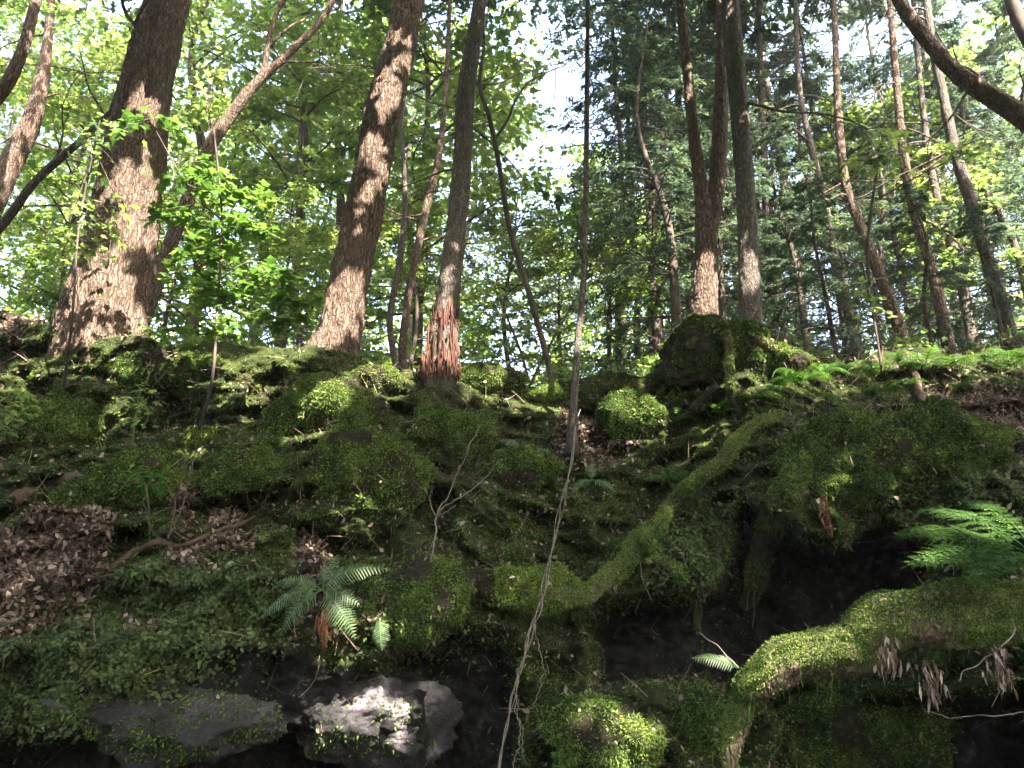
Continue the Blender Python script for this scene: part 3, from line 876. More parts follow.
MID = [  # label, pixels/widths, Y, bark
    ('dark narrow trunk just right of the second thick tree, curving at its foot', [(397, 372, 7), (390, 320, 6.5), (400, 260, 7), (405, 200, 5), (402, 120, 4.5), (408, 40, 3.5), (410, -30, 3)], 9.5, BARK_GREY),
    ('dark narrow mossy trunk between the second thick tree and the red barked one', [(402, 372, 9), (404, 330, 8), (413, 270, 8), (427, 205, 8), (438, 160, 7), (445, 100, 5), (450, 0, 4)], 10, BARK),
    ('slender distant trunk in the bright centre gap', [(619, 385, 7), (618, 300, 6), (622, 220, 5), (621, 150, 5), (615, 80, 4), (612, 0, 3)], 13, BARK_GREY),
    ('grey slender tree first from the left on the right slope', [(862, 372, 12), (850, 320, 11), (836, 262, 10), (824, 200, 9), (812, 150, 8), (800, 90, 6), (795, 0, 5)], 11, BARK_GREY),
    ('brown forking tree second from the left on the right slope', [(915, 380, 15), (900, 330, 15), (880, 275, 14), (860, 225, 12), (845, 180, 11), (838, 110, 9), (835, 30, 7), (832, -30, 6)], 10.5, BARK),
    ('pinkish trunk third from the left on the right slope', [(955, 372, 17), (945, 330, 15), (932, 270, 13), (915, 215, 12), (905, 165, 11), (898, 100, 9), (890, 0, 7), (888, -40, 7)], 10, BARK),
    ('narrow trunk close behind the pinkish one on the right slope', [(978, 372, 13), (968, 320, 12), (957, 265, 10), (940, 210, 9), (928, 150, 8), (918, 60, 6), (912, -30, 5)], 11, BARK_GREY),
    ('tall grey trunk farthest right on the slope, leaning left', [(1012, 355, 21), (1003, 310, 17), (985, 250, 15), (970, 200, 14), (955, 150, 13), (943, 95, 11), (930, 30, 9), (925, -30, 8)], 9.2, BARK_GREY),
    ('thick dark tree leaning in from the left edge behind the broad trunk', [(-60, 330, 34), (-20, 230, 26), (12, 160, 22), (34, 115, 18), (48, 40, 9), (52, -30, 8)], 9.5, BARK),
    ('thin trunk behind the foot of the paired trunks', [(640, 380, 6), (636, 330, 6), (640, 270, 5), (632, 200, 5), (628, 120, 4), (626, 0, 3)], 14, BARK),
    ('dim trunk in the hemlocks right of the paired trunks', [(790, 360, 9), (778, 290, 9), (768, 230, 8), (764, 150, 7), (760, 60, 6), (758, -20, 5)], 12, BARK_GREY),
    ('faint trunk behind the dark leaning sapling', [(655, 372, 7), (650, 310, 6), (655, 240, 6), (664, 150, 5), (668, 60, 5)], 12.5, BARK),
    ('slim trunk standing left of the mossy knoll among the leaves', [(300, 350, 7), (296, 280, 6), (302, 220, 6), (306, 140, 5), (300, 50, 4), (298, -20, 4)], 12, BARK_GREY),
]
for k, (lb, pp, Y, m) in enumerate(MID):
    rl = np.random.default_rng(50 + k)
    lm = [(rl.uniform(.3, .95), (rl.choice([-1, 1]) * rl.uniform(.6, 1), rl.uniform(-.5, .5), rl.uniform(-.3, .5)), rl.uniform(.7, 1.7), rl.uniform(.012, .022)) for _ in range(9)]
    if pp[0][0] > 840: pp = [(a, b, w * .84) for a, b, w in pp]
    near_tree('tree', lb, pp, Y, m, 20, 140, .14, .2, 60 + k, limbs=lm, toplen=4, sink=.9, group='slender trees standing back from the edge')

near_tree('tree', 'leaning tree crossing the top right corner, its trunk slanting down to the right', [(1110, 190, 26), (1060, 145, 24), (1024, 118, 22), (990, 96, 19), (955, 72, 16), (925, 38, 14), (902, 5, 13), (880, -40, 11)], 8.0, BARK, 32, 200, .14, 0, 31, ext=False, group='leaning trees', sink=3,
          limbs=[(.42, (-.1, 0, 1), .9, .03), (.5, (-.7, 0, -.6), 1.3, .02), (.3, (.2, 0, 1), .8, .03)])
near_tree('tree', 'dark stem cutting the top right corner of the picture', [(1060, 90, 14), (1024, 32, 13), (1008, -10, 12), (990, -60, 11)], 8.4, BARK_THIN, 16, 60, .1, 0, 33, ext=False, group='leaning trees', sink=3)
near_tree('tree', 'forked dark tree leaning right behind the thickest trunk', [(150, 300, 16), (172, 240, 14), (196, 180, 13), (214, 140, 13), (236, 108, 12), (258, 82, 10), (290, 52, 8), (320, 22, 6), (345, -20, 5)], 9.0, BARK, 24, 160, .14, 0, 37, ext=False, group='leaning trees', sink=1.5,
          limbs=[(.47, (.22, 0, 1), 2.9, .06), (.7, (.5, 0, .1), 1, .02), (.62, (-.1, .1, 1), 1.2, .02), (.35, (-.3, .1, 1), 1.6, .03)])
near_tree('tree', 'reddish stem crossing the top left corner of the picture', [(-60, 190, 18), (-20, 120, 15), (8, 82, 13), (24, 45, 11), (36, 0, 10), (46, -50, 9)], 8.0, BARK, 20, 80, .12, 0, 39, ext=False, group='leaning trees', sink=3)
near_tree('tree', 'thin pale stem arching to the right in front of the left edge foliage', [(-30, 260, 11), (10, 215, 9), (32, 185, 8), (55, 163, 8), (82, 140, 7), (100, 122, 5), (122, 100, 4)], 7.9, BARK_GREY, 16, 80, .12, 0, 41, ext=False, group='leaning trees', sink=2,
          limbs=[(.5, (.3, 0, 1), 1, .015), (.7, (1, 0, -.1), .9, .012)])

# torn red bark strips at the foot of the third trunk
c3, r3 = stem_pts([(440, 384, 34), (442, 350, 30), (448, 300, 24)], 7.4, 30)
mb = MB()
root3 = [o for o in C.objects if o.get('label', '').startswith('trunk with torn red')][0]
b3 = np.array(root3.location)
for k in range(150):
    a = R(random.uniform(-160, -20)); s = int(24 * random.random() ** 1.7); L = random.uniform(.04, .3)
    rr_ = r3[s] * random.uniform(1.05, 1.35)
    d = np.array([math.cos(a), math.sin(a), 0])
    p0 = c3[s] + d * rr_; p1 = p0 + np.array([.0, 0, L]) + d * random.uniform(-.05, .05); p1 = p1 - d * rr_ * .12
    side = np.array([-d[1], d[0], 0]) * random.uniform(.004, .016)
    V = np.array([p0 - side * .3, p0 + side * .4, (p0 + p1) / 2 + side + d * .01, p1 + side * .5, p1 - side * .4, (p0 + p1) / 2 - side])
    V2 = np.vstack([V, V - d * .012])
    F = [np.array([[0, 1, 2, 3, 4, 5]]), np.array([[i, (i + 1) % 6, (i + 1) % 6 + 6, i + 6] for i in range(6)])]
    mb.add(V2 - b3, F)
mb.build('torn_bark', BARK_RED, root3, smooth=False)['label'] = 'torn red inner bark'


# ------------------------------------------------------------------ background trees
def proto_broadleaf(seed, H, nl, per, mat, size=.11, low=.15, spread=.34):
    rr = np.random.default_rng(seed)
    tr = MB(); cr = MB()
    pts = np.array([[0, 0, -.8], [rr.normal() * .15, rr.normal() * .15, H * .35], [rr.normal() * .3, rr.normal() * .3, H * .7], [rr.normal() * .5, rr.normal() * .5, H]])
    c = spline(pts, 50); r = np.linspace(.012 * H, .015, 50)
    tr.add(*tube(c, r, 10, True, .1, seed))
    for k in range(nl):
        h = rr.uniform(low, .98); p0 = c[int(h * 49)]; az = k * 2.4 + rr.normal() * .4
        L = H * spread * (1 - .55 * h) * rr.uniform(.6, 1.15) * min(1, .5 + h * 1.4)
        d = np.array([math.cos(az), math.sin(az), rr.uniform(.1, .8)]); d /= np.linalg.norm(d)
        q = [p0]
        for s in range(6):
            d = unit(d + rr.normal(size=3) * .12 + [0, 0, -.06]); q.append(q[-1] + d * L / 6)
        q = spline(np.array(q), 12)
        tr.add(*tube(q, np.linspace(.02 + .003 * L, .004, 12), 4, False))
        # flat layered leaf sprays on side twigs
        nt_ = 9
        for s in range(nt_):
            a = rr.integers(3, 12); dd = unit(np.array([rr.normal(), rr.normal(), rr.normal() * .22]) + unit(q[-1] - q[0]) * .6)
            Lt = L * rr.uniform(.2, .42)
            e = q[a] + dd * Lt
            tr.add(*tube(np.array([q[a], (q[a] + e) / 2 + [0, 0, .02], e]), [.006, .004, .002], 3, False))
            n = int(per / nt_); u = rr.random(n) ** .7
            w = np.cross(dd, [0, 0, 1]); w = w / (np.linalg.norm(w) + 1e-9)
            pp = q[a] + np.outer(u * Lt * 1.1, dd) + np.outer(rr.normal(size=n) * .13, w) + rr.normal(size=(n, 3)) * .035
            tipd = unit(dd + np.outer(np.sign(rr.normal(size=n)) * .8, w) + rr.normal(size=(n, 3)) * .35 + [0, 0, -.35])
            leaves(pp, tipd, unit(rr.normal(size=(n, 3)) * .45 + [0, 0, 1]), size * rr.uniform(.6, 1.25, n), 'maple', cr, np.clip(rr.random(n) * .7 + rr.random() * .3, 0, 1))
    return tr, cr, mat


def proto_hemlock(seed, H, nl, per, mat, size=.1):
    rr = np.random.default_rng(seed)
    tr = MB(); cr = MB()
    pts = np.array([[0, 0, -.8], [rr.normal() * .08, rr.normal() * .08, H * .4], [rr.normal() * .15, rr.normal() * .15, H * .7], [0, 0, H]])
    c = spline(pts, 60); r = np.linspace(.013 * H, .01, 60)
    tr.add(*tube(c, r, 10, True, .12, seed))
    for k in range(nl):
        h = rr.uniform(.05, .98); p0 = c[int(h * 59)]; az = k * 2.4 + rr.normal() * .4
        L = (H * .26 * (1 - h) ** .6 + .3) * rr.uniform(.6, 1.15)
        d = np.array([math.cos(az), math.sin(az), rr.uniform(-.1, .35)]); d /= np.linalg.norm(d)
        q = [p0]
        for s in range(6):
            d = unit(d + rr.normal(size=3) * .08 + [0, 0, -.07]); q.append(q[-1] + d * L / 6)
        q = spline(np.array(q), 12)
        tr.add(*tube(q, np.linspace(.014 + .004 * L, .003, 12), 4, False))
        if rr.random() < .14: continue          # some dead bare limbs
        nt_ = 10
        for s in range(nt_):
            a = rr.integers(2, 12); f = unit(q[-1] - q[0]); w = np.cross(f, [0, 0, 1]); w = w / np.linalg.norm(w)
            dd = unit(f * .6 + w * rr.choice([-1, 1]) * rr.uniform(.5, 1) + [0, 0, rr.uniform(-.35, 0)])
            Lt = L * .38 * rr.uniform(.5, 1) * (1.2 - a / 14)
            n = int(per / nt_); u = rr.random(n)
            wd = np.cross(dd, [0, 0, 1]); wd = wd / (np.linalg.norm(wd) + 1e-9)
            pp = q[a] + np.outer(u * Lt, dd) + np.outer(rr.normal(size=n) * .05, wd) + rr.normal(size=(n, 3)) * .02 + np.outer(-u ** 2 * Lt * .3, [0, 0, 1])
            sg = np.sign(rr.normal(size=n))
            tipd = unit(dd * .8 + np.outer(sg * .7, wd) + rr.normal(size=(n, 3)) * .2 + [0, 0, -.25])
            leaves(pp, tipd, unit(rr.normal(size=(n, 3)) * .4 + [0, 0, 1]), size * rr.uniform(.5, 1.3, n), 'spray', cr, np.clip(rr.random(n) * .6 + rr.random() * .4, 0, 1))
    return tr, cr, mat


def to_meshes(pr, bark):
    tr, cr, mat = pr
    a = mesh('trunk', np.concatenate(tr.V), [np.concatenate(f) for f in tr.F.values()], {'rnd': np.concatenate(tr.A)}, True, [bark])
    b = mesh('crown', np.concatenate(cr.V), [np.concatenate(f) for f in cr.F.values()], {'rnd': np.concatenate(cr.A)}, False, [mat])
    return a, b


PROTO = {
    'b0': to_meshes(proto_broadleaf(1, 9, 40, 170, MAPLE, .12), BARK_THIN),
    'b1': to_meshes(proto_broadleaf(2, 11, 44, 170, MAPLE, .13), BARK_THIN),
    'b2': to_meshes(proto_broadleaf(3, 7, 34, 200, MAPLE, .11, .08, .42), BARK_THIN),
    'h0': to_meshes(proto_hemlock(4, 11, 80, 250, HEMLOCK, .1), BARK_THIN),
    'h1': to_meshes(proto_hemlock(5, 13, 90, 230, HEMLOCK, .1), BARK_THIN),
    'h2': to_meshes(proto_hemlock(6, 9, 70, 270, HEMLOCK, .1), BARK_THIN),
}
E0 = P(512, 377, 7.8)


def ground_z(x, y):
    b = max(y - 7.6, 0)
    return 4.25 + .30 * min(b, 22) + .05 * max(b - 22, 0)


BG = [  # px at the horizon line of the bank, Y, kind, scale, label
    (-120, 13, 'b1', 1, 'bright leafy tree cut by the left edge behind the leaning stems'),
    (20, 15, 'b0', 1.1, 'light green tree behind the left leaning stems'),
    (60, 11, 'b2', .9, 'low leafy tree left of the thickest trunk'),
    (190, 12.5, 'b1', 1, 'broad leafy tree filling the space right of the thickest trunk'),
    (255, 17, 'h0', 1, 'dark hemlock seen between the thickest and second trunks'),
    (270, 11, 'b2', 1, 'low leafy tree left of the second thick trunk'),
    (330, 14, 'b0', 1.2, 'tall leafy tree behind the second thick trunk'),
    (420, 13, 'b2', 1.3, 'leafy tree behind the red barked trunk'),
    (410, 19, 'h2', 1.2, 'dark conifer behind the narrow trunks left of the red barked tree'),
    (455, 19, 'b1', 1.0, 'pale lit tree left of the bright centre gap'),
    (520, 12.5, 'b2', .6, 'bright low leafy tree under the centre gap'),
    (600, 12, 'b2', .58, 'bright low leafy tree just right of the thin sapling'),
    (700, 16, 'b0', 1.1, 'lit leafy tree on the right side of the centre gap'),
    (660, 11.5, 'h2', .8, 'dark hemlock left of the paired trunks'),
    (700, 14, 'h1', .9, 'tall dark hemlock behind the paired trunks'),
    (775, 12, 'h2', .95, 'dark hemlock right of the paired trunks'),
    (800, 17, 'h1', 1.1, 'tall hemlock high above the right slope'),
    (850, 14, 'h0', .9, 'hemlock in the middle of the right slope'),
    (905, 12, 'b2', .8, 'bright leafy tree among the slender right trunks'),
    (930, 17, 'h1', 1, 'hemlock behind the pinkish trunk'),
    (1000, 13, 'h0', .9, 'hemlock behind the farthest right trunk'),
    (1060, 15, 'b0', 1, 'leafy tree at the right edge'),
    (1130, 12, 'h2', 1, 'hemlock just outside the right edge'),
    (-40, 22, 'h1', 1.1, 'far conifer at the left edge'),
    (130, 24, 'b1', 1.3, 'far leafy tree behind the thickest trunk'),
    (350, 26, 'b1', 1.2, 'far leafy tree behind the second trunk'),
    (548, 27, 'b2', 1.0, 'far thin pale tree in the middle of the centre gap'),
    (40, 10, 'b2', .42, 'low bush behind the left edge of the bank'),
    (175, 10.5, 'b2', .5, 'low bush just right of the thickest trunk'),
    (285, 10, 'b2', .45, 'low bush just left of the second trunk'),
    (400, 11, 'b2', .5, 'low bush behind the narrow curved trunk'),
    (560, 12, 'b2', .45, 'low bright bush at the foot of the dark leaning sapling'),
    (622, 11.5, 'b2', .45, 'low bright bush right of the thin sapling'),
    (672, 10, 'h2', .72, 'thick low hemlock directly left of the paired trunks'),
    (655, 13, 'h1', .85, 'broad dark hemlock between the thin sapling and the paired trunks'),
    (730, 11, 'h2', .6, 'low hemlock showing between and behind the paired trunks'),
    (800, 10.5, 'h2', .55, 'low hemlock just right of the mossy knoll'),
    (845, 12, 'h2', .75, 'middle sized hemlock behind the first grey slender tree'),
    (900, 11.5, 'h2', .6, 'low hemlock behind the brown forking tree'),
    (960, 12, 'h2', .7, 'middle sized hemlock between the pinkish and the farthest right trunks'),
    (1030, 11, 'h2', .7, 'low hemlock at the right end of the skyline'),
    (835, 9.3, 'h2', .36, 'young hemlock in front of the first two slender right trunks'),
    (935, 9.2, 'h2', .34, 'young hemlock in front of the pinkish trunk'),
    (1000, 8.9, 'h2', .3, 'young hemlock at the foot of the farthest right trunk'),
    (620, 26, 'b2', 1.5, 'far leafy tree right of the centre gap'),
    (740, 25, 'h1', 1.1, 'far hemlock above the mossy knoll'),
    (880, 26, 'h0', 1.2, 'far hemlock above the right slope'),
    (980, 24, 'h1', 1.2, 'far hemlock at the right'),
]
GRP = {'b': 'leafy trees in the wood behind the bank', 'h': 'hemlocks in the wood behind the bank'}
for k, (px, Y, kd, sc, lb) in enumerate(BG):
    x = float(P(px, 340, Y)[0]); z = ground_z(x, Y)
    t = thing('leafy_tree' if kd[0] == 'b' else 'hemlock_tree', lb, 'tree', (x, Y, z), GRP[kd[0]])
    t.rotation_euler = (0, 0, k * 1.7); t.scale = (sc, sc, sc)
    a, b = PROTO[kd]
    link('trunk', a, t); link('crown', b, t)

# a far wood that reads as one mass
mb = MB()
n = 18000
az = rng.uniform(-.75, .75, n); dist = rng.uniform(38, 60, n)
tree = np.round(az * 22) / 22 + .02 * vnoise(np.stack([np.round(az * 22), 0 * az, 0 * az], 1) * 3.1)
hgt = 3 + 13 * np.clip(.55 + .7 * vnoise(np.stack([az * 9, dist * .05, 0 * az], 1), 5), .15, 1)
x = np.sin(az) * dist; y = np.cos(az) * dist; z = 11.5 + hgt * rng.random(n) ** .8
p = np.stack([x, y, z], 1); kk = vnoise(p * .45, 6) > -.15; p = p[kk]
leaves(p, rdir(len(p)), rdir(len(p)) * .6 + [0, 0, 1], .35 + .3 * rng.random(len(p)), 'maple', mb)
tag(mb.build('distant_woodland', MAPLE, smooth=False), kind='stuff', label='far wood of pale green crowns beyond the trees', cat='woodland')

# ------------------------------------------------------------------ thin haze volume added for an airy glow
hz = bpy.data.materials.new('glow_haze'); hz.use_nodes = True
hz.node_tree.nodes.clear()
ho = hz.node_tree.nodes.new('ShaderNodeOutputMaterial'); pv = hz.node_tree.nodes.new('ShaderNodeVolumePrincipled')
pv.inputs['Color'].default_value = (.95, .95, .93, 1); pv.inputs['Density'].default_value = .0014; pv.inputs['Anisotropy'].default_value = 0
hz.node_tree.links.new(pv.outputs[0], ho.inputs['Volume'])
hb = np.array([[x_, y_, z_] for x_ in (-420, 420) for y_ in (-40, 190) for z_ in (-2, 45)], float)
haze = link('haze', mesh('haze', hb, np.array([[0, 1, 3, 2], [4, 6, 7, 5], [0, 4, 5, 1], [2, 3, 7, 6], [0, 2, 6, 4], [1, 5, 7, 3]]), smooth=False, mats=[hz]))
tag(haze, label='faint haze added between the trees for an airy glow', cat='haze', kind='stuff')

# ------------------------------------------------------------------ unseen canopy added to shade the bank, gaps cut to aim sun flecks
FLECKS = [  # px, py, Y, radius: spots that the cut gaps aim the sun at
    (95, 292, 6.75, .42), (118, 305, 6.75, .32), (85, 285, 6.75, .16), (145, 105, 6.8, .15), (140, 185, 6.8, .3), (150, 205, 6.8, .12), (155, 235, 6.8, .1), (15, 315, 7.1, .2),
    (345, 305, 7.1, .26), (350, 285, 7.1, .12), (336, 330, 7.1, .14), (385, 90, 7.1, .14), (398, 35, 7.1, .12), (375, 165, 7.1, .12), (372, 140, 7.1, .08), (362, 210, 7.1, .08),
    (444, 335, 7.3, .2), (447, 310, 7.3, .09), (455, 260, 7.3, .07), (450, 235, 7.3, .05),
    (704, 290, 7.2, .24), (705, 270, 7.2, .12), (751, 285, 7.1, .12), (751, 255, 7.1, .1), (690, 90, 7.3, .1), (715, 180, 7.4, .08),
    (374, 374, 7.0, .22), (330, 382, 6.9, .17), (252, 392, 6.6, .2), (203, 438, 6.1, .13), (230, 378, 6.9, .1), (285, 348, 7.1, .2), (325, 405, 6.5, .12), (120, 345, 6.9, .15),
    (520, 408, 7.1, .1), (488, 380, 7.5, .12), (545, 398, 7.3, .08), (590, 430, 7, .06), (640, 410, 6.9, .1),
    (345, 722, 4.75, .1), (382, 722, 4.75, .1), (312, 715, 4.75, .06),
    (425, 545, 5.3, .07), (400, 540, 5.3, .04), (455, 560, 5.3, .05), (600, 720, 4.4, .06), (640, 715, 4.4, .04),
    (780, 660, 3.75, .1), (835, 638, 3.7, .06), (900, 612, 3.6, .07),
    (985, 520, 3.7, .16), (940, 545, 3.6, .1), (825, 500, 5.1, .08), (845, 505, 5.1, .06), (700, 445, 6, .09), (650, 540, 5.4, .08), (670, 515, 5.6, .07),
    (800, 370, 7.2, .3), (830, 380, 7.0, .22), (870, 365, 7.4, .28), (770, 385, 7.0, .3), (900, 370, 7.4, .3), (765, 390, 6.5, .14), (730, 405, 6.4, .1), (700, 430, 6.2, .08), (930, 355, 7.5, .3), (1000, 365, 7.3, .35), (965, 365, 7.4, .3),
    (140, 225, 6.8, .16), (148, 165, 6.8, .12), (30, 395, 5.6, .16), (15, 380, 5.5, .12), (135, 425, 5.9, .12), (510, 590, 5.2, .04), (720, 640, 3.9, .08),
    (310, 548, 4.8, .1), (345, 555, 4.8, .1), (60, 520, 5.4, .1), (255, 545, 5.1, .06), (20, 590, 4.9, .07), 
    (230, 190, 6.1, .25), (180, 240, 6.0, .2), (100, 160, 6.0, .2), (250, 270, 6.1, .25), (160, 290, 6, .1),
]
n = 64000
cz = rng.uniform(8.6, 12.5, n)
cp = np.stack([rng.uniform(-9, 13, n), rng.uniform(-9, 5.9, n), cz], 1)
cp = cp[(cp[:, 1] - 1e-9) < (cp[:, 2] - 1.6) / 1.17]      # stays above the picture's top edge
fl = P(np.array([f[0] for f in FLECKS]), np.array([f[1] for f in FLECKS]), np.array([f[2] for f in FLECKS]))
haze.hide_viewport = True
bpy.context.view_layer.update()
dg = bpy.context.evaluated_depsgraph_get()
for k_, f in enumerate(FLECKS):        # surface point that each cut gap is aimed at
    if f[2] > 4 and not (f[2] < 6.2 and f[1] < 300):
        d_ = Vector(fl[k_] - CAM).normalized()
        hit, loc, *_r = scene.ray_cast(dg, Vector(CAM), d_)
        if hit and abs(loc.y - f[2]) < 1.8: fl[k_] = np.array(loc)
haze.hide_viewport = False
keep = np.ones(len(cp), bool)
for q, f in zip(fl, FLECKS):
    d = cp - q; t_ = d @ TO_SUN
    dist = np.linalg.norm(d - t_[:, None] * TO_SUN, axis=1)
    keep &= dist > f[3] + (.24 if (330 < f[1] < 445 and f[0] < 660) or f[1] > 700 else .15)
cp = cp[keep]
mb = MB()
leaves(cp, rdir(len(cp)), rdir(len(cp)) * .5 + TO_SUN * .5 + [0, 0, .5], .3 + .12 * rng.random(len(cp)), 'maple', mb)
tag(mb.build('shade_canopy', MAPLE_DARK, smooth=False), kind='stuff', label='unseen leaf canopy added overhead to shade the bank, with gaps cut for sun flecks', cat='canopy')


# unseen wood added around and behind the viewer to darken the bank
n = 9000
az = rng.uniform(R(62), R(298), n); dist = rng.uniform(10, 16, n)
p = np.stack([np.sin(az) * dist, np.cos(az) * dist, 12.5 * rng.random(n)], 1)
mb = MB(); leaves(p, rdir(n), rdir(n), .35 + .2 * rng.random(n), 'maple', mb)
tag(mb.build('shade_wood', MAPLE_DARK, smooth=False), kind='stuff', label='unseen wood added around the viewer to darken the bank', cat='woodland')


# ------------------------------------------------------------------ ferns
def frond_mb(L, w, np_, arch, mb, tipdrop=.5, stem=.006):
    """a frond from the origin along +Y, curving up then over; feathered pinnae both sides."""
    t = np.linspace(0, 1, 24)
    pts = np.stack([0 * t, L * t * (1 - .12 * t), L * (arch * t - (arch + tipdrop) * t ** 2.2 * .8)], 1)
    mb.add(*tube(pts, np.linspace(stem, stem * .25, 24), 5), .6)
    T = unit(np.gradient(pts, axis=0))
    for k in range(np_):
        f = .14 + .86 * k / np_
        i = min(int(f * 23), 22); a = f * 23 - i; p = pts[i] * (1 - a) + pts[i + 1] * a; tt = T[i]
        wl = w * math.sin(math.pi * min(1, (f * .86 + .12)) ** .8) ** .8 * random.uniform(.88, 1.08)
        nrm = unit(np.cross([1, 0, 0], tt))
        for sg in (-1, 1):
            d = unit(np.array([sg, 0, 0]) + tt * .42 + nrm * -.12)
            sd = unit(np.cross(d, nrm))
            m = 7; bw = L / np_ * .72
            up_ = []; dn = []
            for s in range(m + 1):
                u = s / m; ww = bw * (1 - u) ** .7 * .5
                c = p + d * wl * u + nrm * (-.18 * wl * u * u)
                up_.append(c + sd * ww * (1 if s % 2 else .62)); dn.append(c - sd * ww * (.62 if s % 2 else 1))
            V = np.array(up_ + dn)
            F = np.array([[s, s + 1, m + 2 + s, m + 1 + s] for s in range(m)])
            mb.add(V, F, random.random())


def fern(label, px, py, fronds, mat=FERN, lift=.03, Y=None, tipdrop=.35, face=False, group='ferns growing on the bank', sc=1.0):
    """fronds: (azimuth deg seen from the front: 0 = right, 90 = up/back, -90 = at the camera), length, width, arch, elevation"""
    loc = on(px, py, lift + .05) if Y is None else P(px, py, Y)
    t = thing('fern', label, 'fern', loc, group)
    for az, L, w, arch, n in fronds:
        mb = MB(); frond_mb(L * sc, w * sc, n, arch, mb, tipdrop, stem=.005)
        o = mb.build('frond', mat, t, smooth=False)
        if face:     # az is then the angle seen from the front; the blade is tilted to the light
            y = unit(np.array([math.cos(R(az)), -.35, math.sin(R(az))])); z = np.array([random.uniform(-.3, .3), -.75, .65]); z = unit(z - y * (z @ y)); x = np.cross(y, z)
            o.rotation_euler = Matrix(((x[0], y[0], z[0]), (x[1], y[1], z[1]), (x[2], y[2], z[2]))).to_euler()
        else:
            o.rotation_euler = (0, R(random.uniform(-28, 28)), R(az - 90))
    return t


fern('blue green fern with arching fronds in the middle of the bank, above dead rust leaves', 322, 590,
     [(188, .4, .1, .2, 20), (155, .3, .09, .2, 16), (32, .44, .1, .3, 20), (75, .24, .08, .2, 14), (-40, .36, .11, .15, 18), (214, .36, .1, .1, 18), (-5, .26, .08, .1, 14)], FERN_BLUE, .3, tipdrop=.55, face=True)
fern('single small blue green fern frond hanging right of the large fern', 380, 618, [(-85, .2, .06, .1, 14)], FERN_BLUE, .25, face=True)
def lacy_frond(d, L, up, mb):
    """thrice divided frond: rachis, side branches, small leaflets, held nearly level."""
    d = unit(np.array([d[0], d[1], 0.0])); w = np.array([-d[1], d[0], 0]); t = np.linspace(0, 1, 20)
    q = np.outer(t * L, d) + np.outer(L * (up * t - (up * .75 + .12) * t ** 2), [0, 0, 1])
    mb.add(*tube(q, np.linspace(.0035, .001, 20), 5), .5)
    for k in range(15):
        f = .16 + .82 * k / 15; a = q[int(f * 19)]
        for sg in (-1, 1):
            l2 = L * .36 * (1 - f) ** .7 * random.uniform(.8, 1.1) + .015
            d2 = unit(d * .75 + w * sg + [0, 0, random.uniform(-.2, .15)])
            b = a + d2 * l2 + np.array([0, 0, -.15 * l2])
            mb.add(*tube(np.array([a, (a + b) / 2 + [0, 0, .01], b]), [.0015, .001, .0006], 4), .5)
            m = max(4, int(l2 / .011)); u = np.repeat(np.linspace(.08, 1, m), 2); s2 = np.tile([-1, 1], m)
            w2 = unit(np.cross(d2, [0, 0, 1]))
            pp = a + np.outer(u, b - a) + np.outer(4 * u * (1 - u) * .005, [0, 0, 1])
            leaves(pp, d2 * .6 + np.outer(s2, w2) + rng.normal(size=(2 * m, 3)) * .15, rng.normal(size=(2 * m, 3)) * .2 + [0, 0, 1], .03 * (1.15 - u) * rng.uniform(.8, 1.1, 2 * m), 'kite', mb, rng.random(2 * m) * .6 + .2 * (u > .9))


t = thing('fern', 'lacy bright green fern spreading in level sprays from the right edge above the fallen log', 'fern', P(1035, 556, 3.55), 'ferns growing on the bank')
t.rotation_euler = (R(34), 0, 0)
for (dx, dy, L, up) in ((-1, -.1, .62, .28), (-1, .35, .6, .42), (-.9, -.5, .5, .3), (-.6, .8, .55, .6), (.6, .4, .5, .5), (-.1, .9, .5, .75)):
    mb = MB(); lacy_frond((dx, dy), L, up, mb); mb.build('frond', FERN_NEAR, t, smooth=False)
fern('small bright fern at the upper end of the upright root stub', 738, 668, [(158, .25, .05, .1, 16), (140, .12, .03, .1, 10)], FERN_BLUE, 0, Y=3.95, face=True)
fern('small bright fern left of the diagonal root, above the dark pocket', 668, 482, [(170, .2, .06, .5, 14), (20, .24, .06, .5, 14), (60, .2, .06, .8, 14), (130, .16, .05, .7, 12), (-40, .18, .05, .2, 12)], FERN, .2, sc=1.2, face=True)
fern('pale fern frond in the centre of the bank, left of the twisted vine', 528, 452, [(150, .3, .08, .2, 16), (10, .2, .06, .2, 12)], FERN_BLUE, .2, face=True)
fern('small fern beside the twisted vine below the thin sapling', 592, 480, [(200, .2, .06, .3, 12), (-20, .22, .06, .2, 12), (90, .15, .05, .2, 12)], FERN_BLUE, .25, sc=1.1, face=True)
fern('tiny fern in a sunlit pocket left of the moss boulders', 232, 418, [(180, .2, .05, .5, 14), (20, .22, .05, .5, 14), (80, .16, .05, .9, 12), (140, .18, .05, .8, 12)], FERN_BLUE, .1)
RIDGE = [(752, 398, 'leftmost'), (776, 388, 'second'), (800, 382, 'third'), (824, 374, 'fourth'), (848, 372, 'fifth'), (872, 368, 'sixth'), (898, 364, 'seventh'), (925, 366, 'eighth'),
         (955, 362, 'ninth'), (984, 362, 'tenth'), (1010, 366, 'eleventh'), (722, 412, None), (702, 436, None), (880, 392, None), (962, 384, None), (815, 398, None), (905, 384, None), (1018, 386, None), (700, 322, None), (678, 420, None)]
EXTRA = {11: 'small bright fern low at the left end of the fern row', 12: 'lowest small fern left of the row, beside the diagonal root', 13: 'fern just below the row of ferns, under the brown forking tree',
         14: 'fern below the row at the feet of the right trunks', 15: 'fern below the row, above the overhanging ledge', 16: 'fern below the row beside the slanting dead branch',
         17: 'fern below the row at the right edge', 18: 'little fern on top of the mossy knoll at the foot of the paired trunks', 19: 'little fern under the left side of the mossy knoll'}
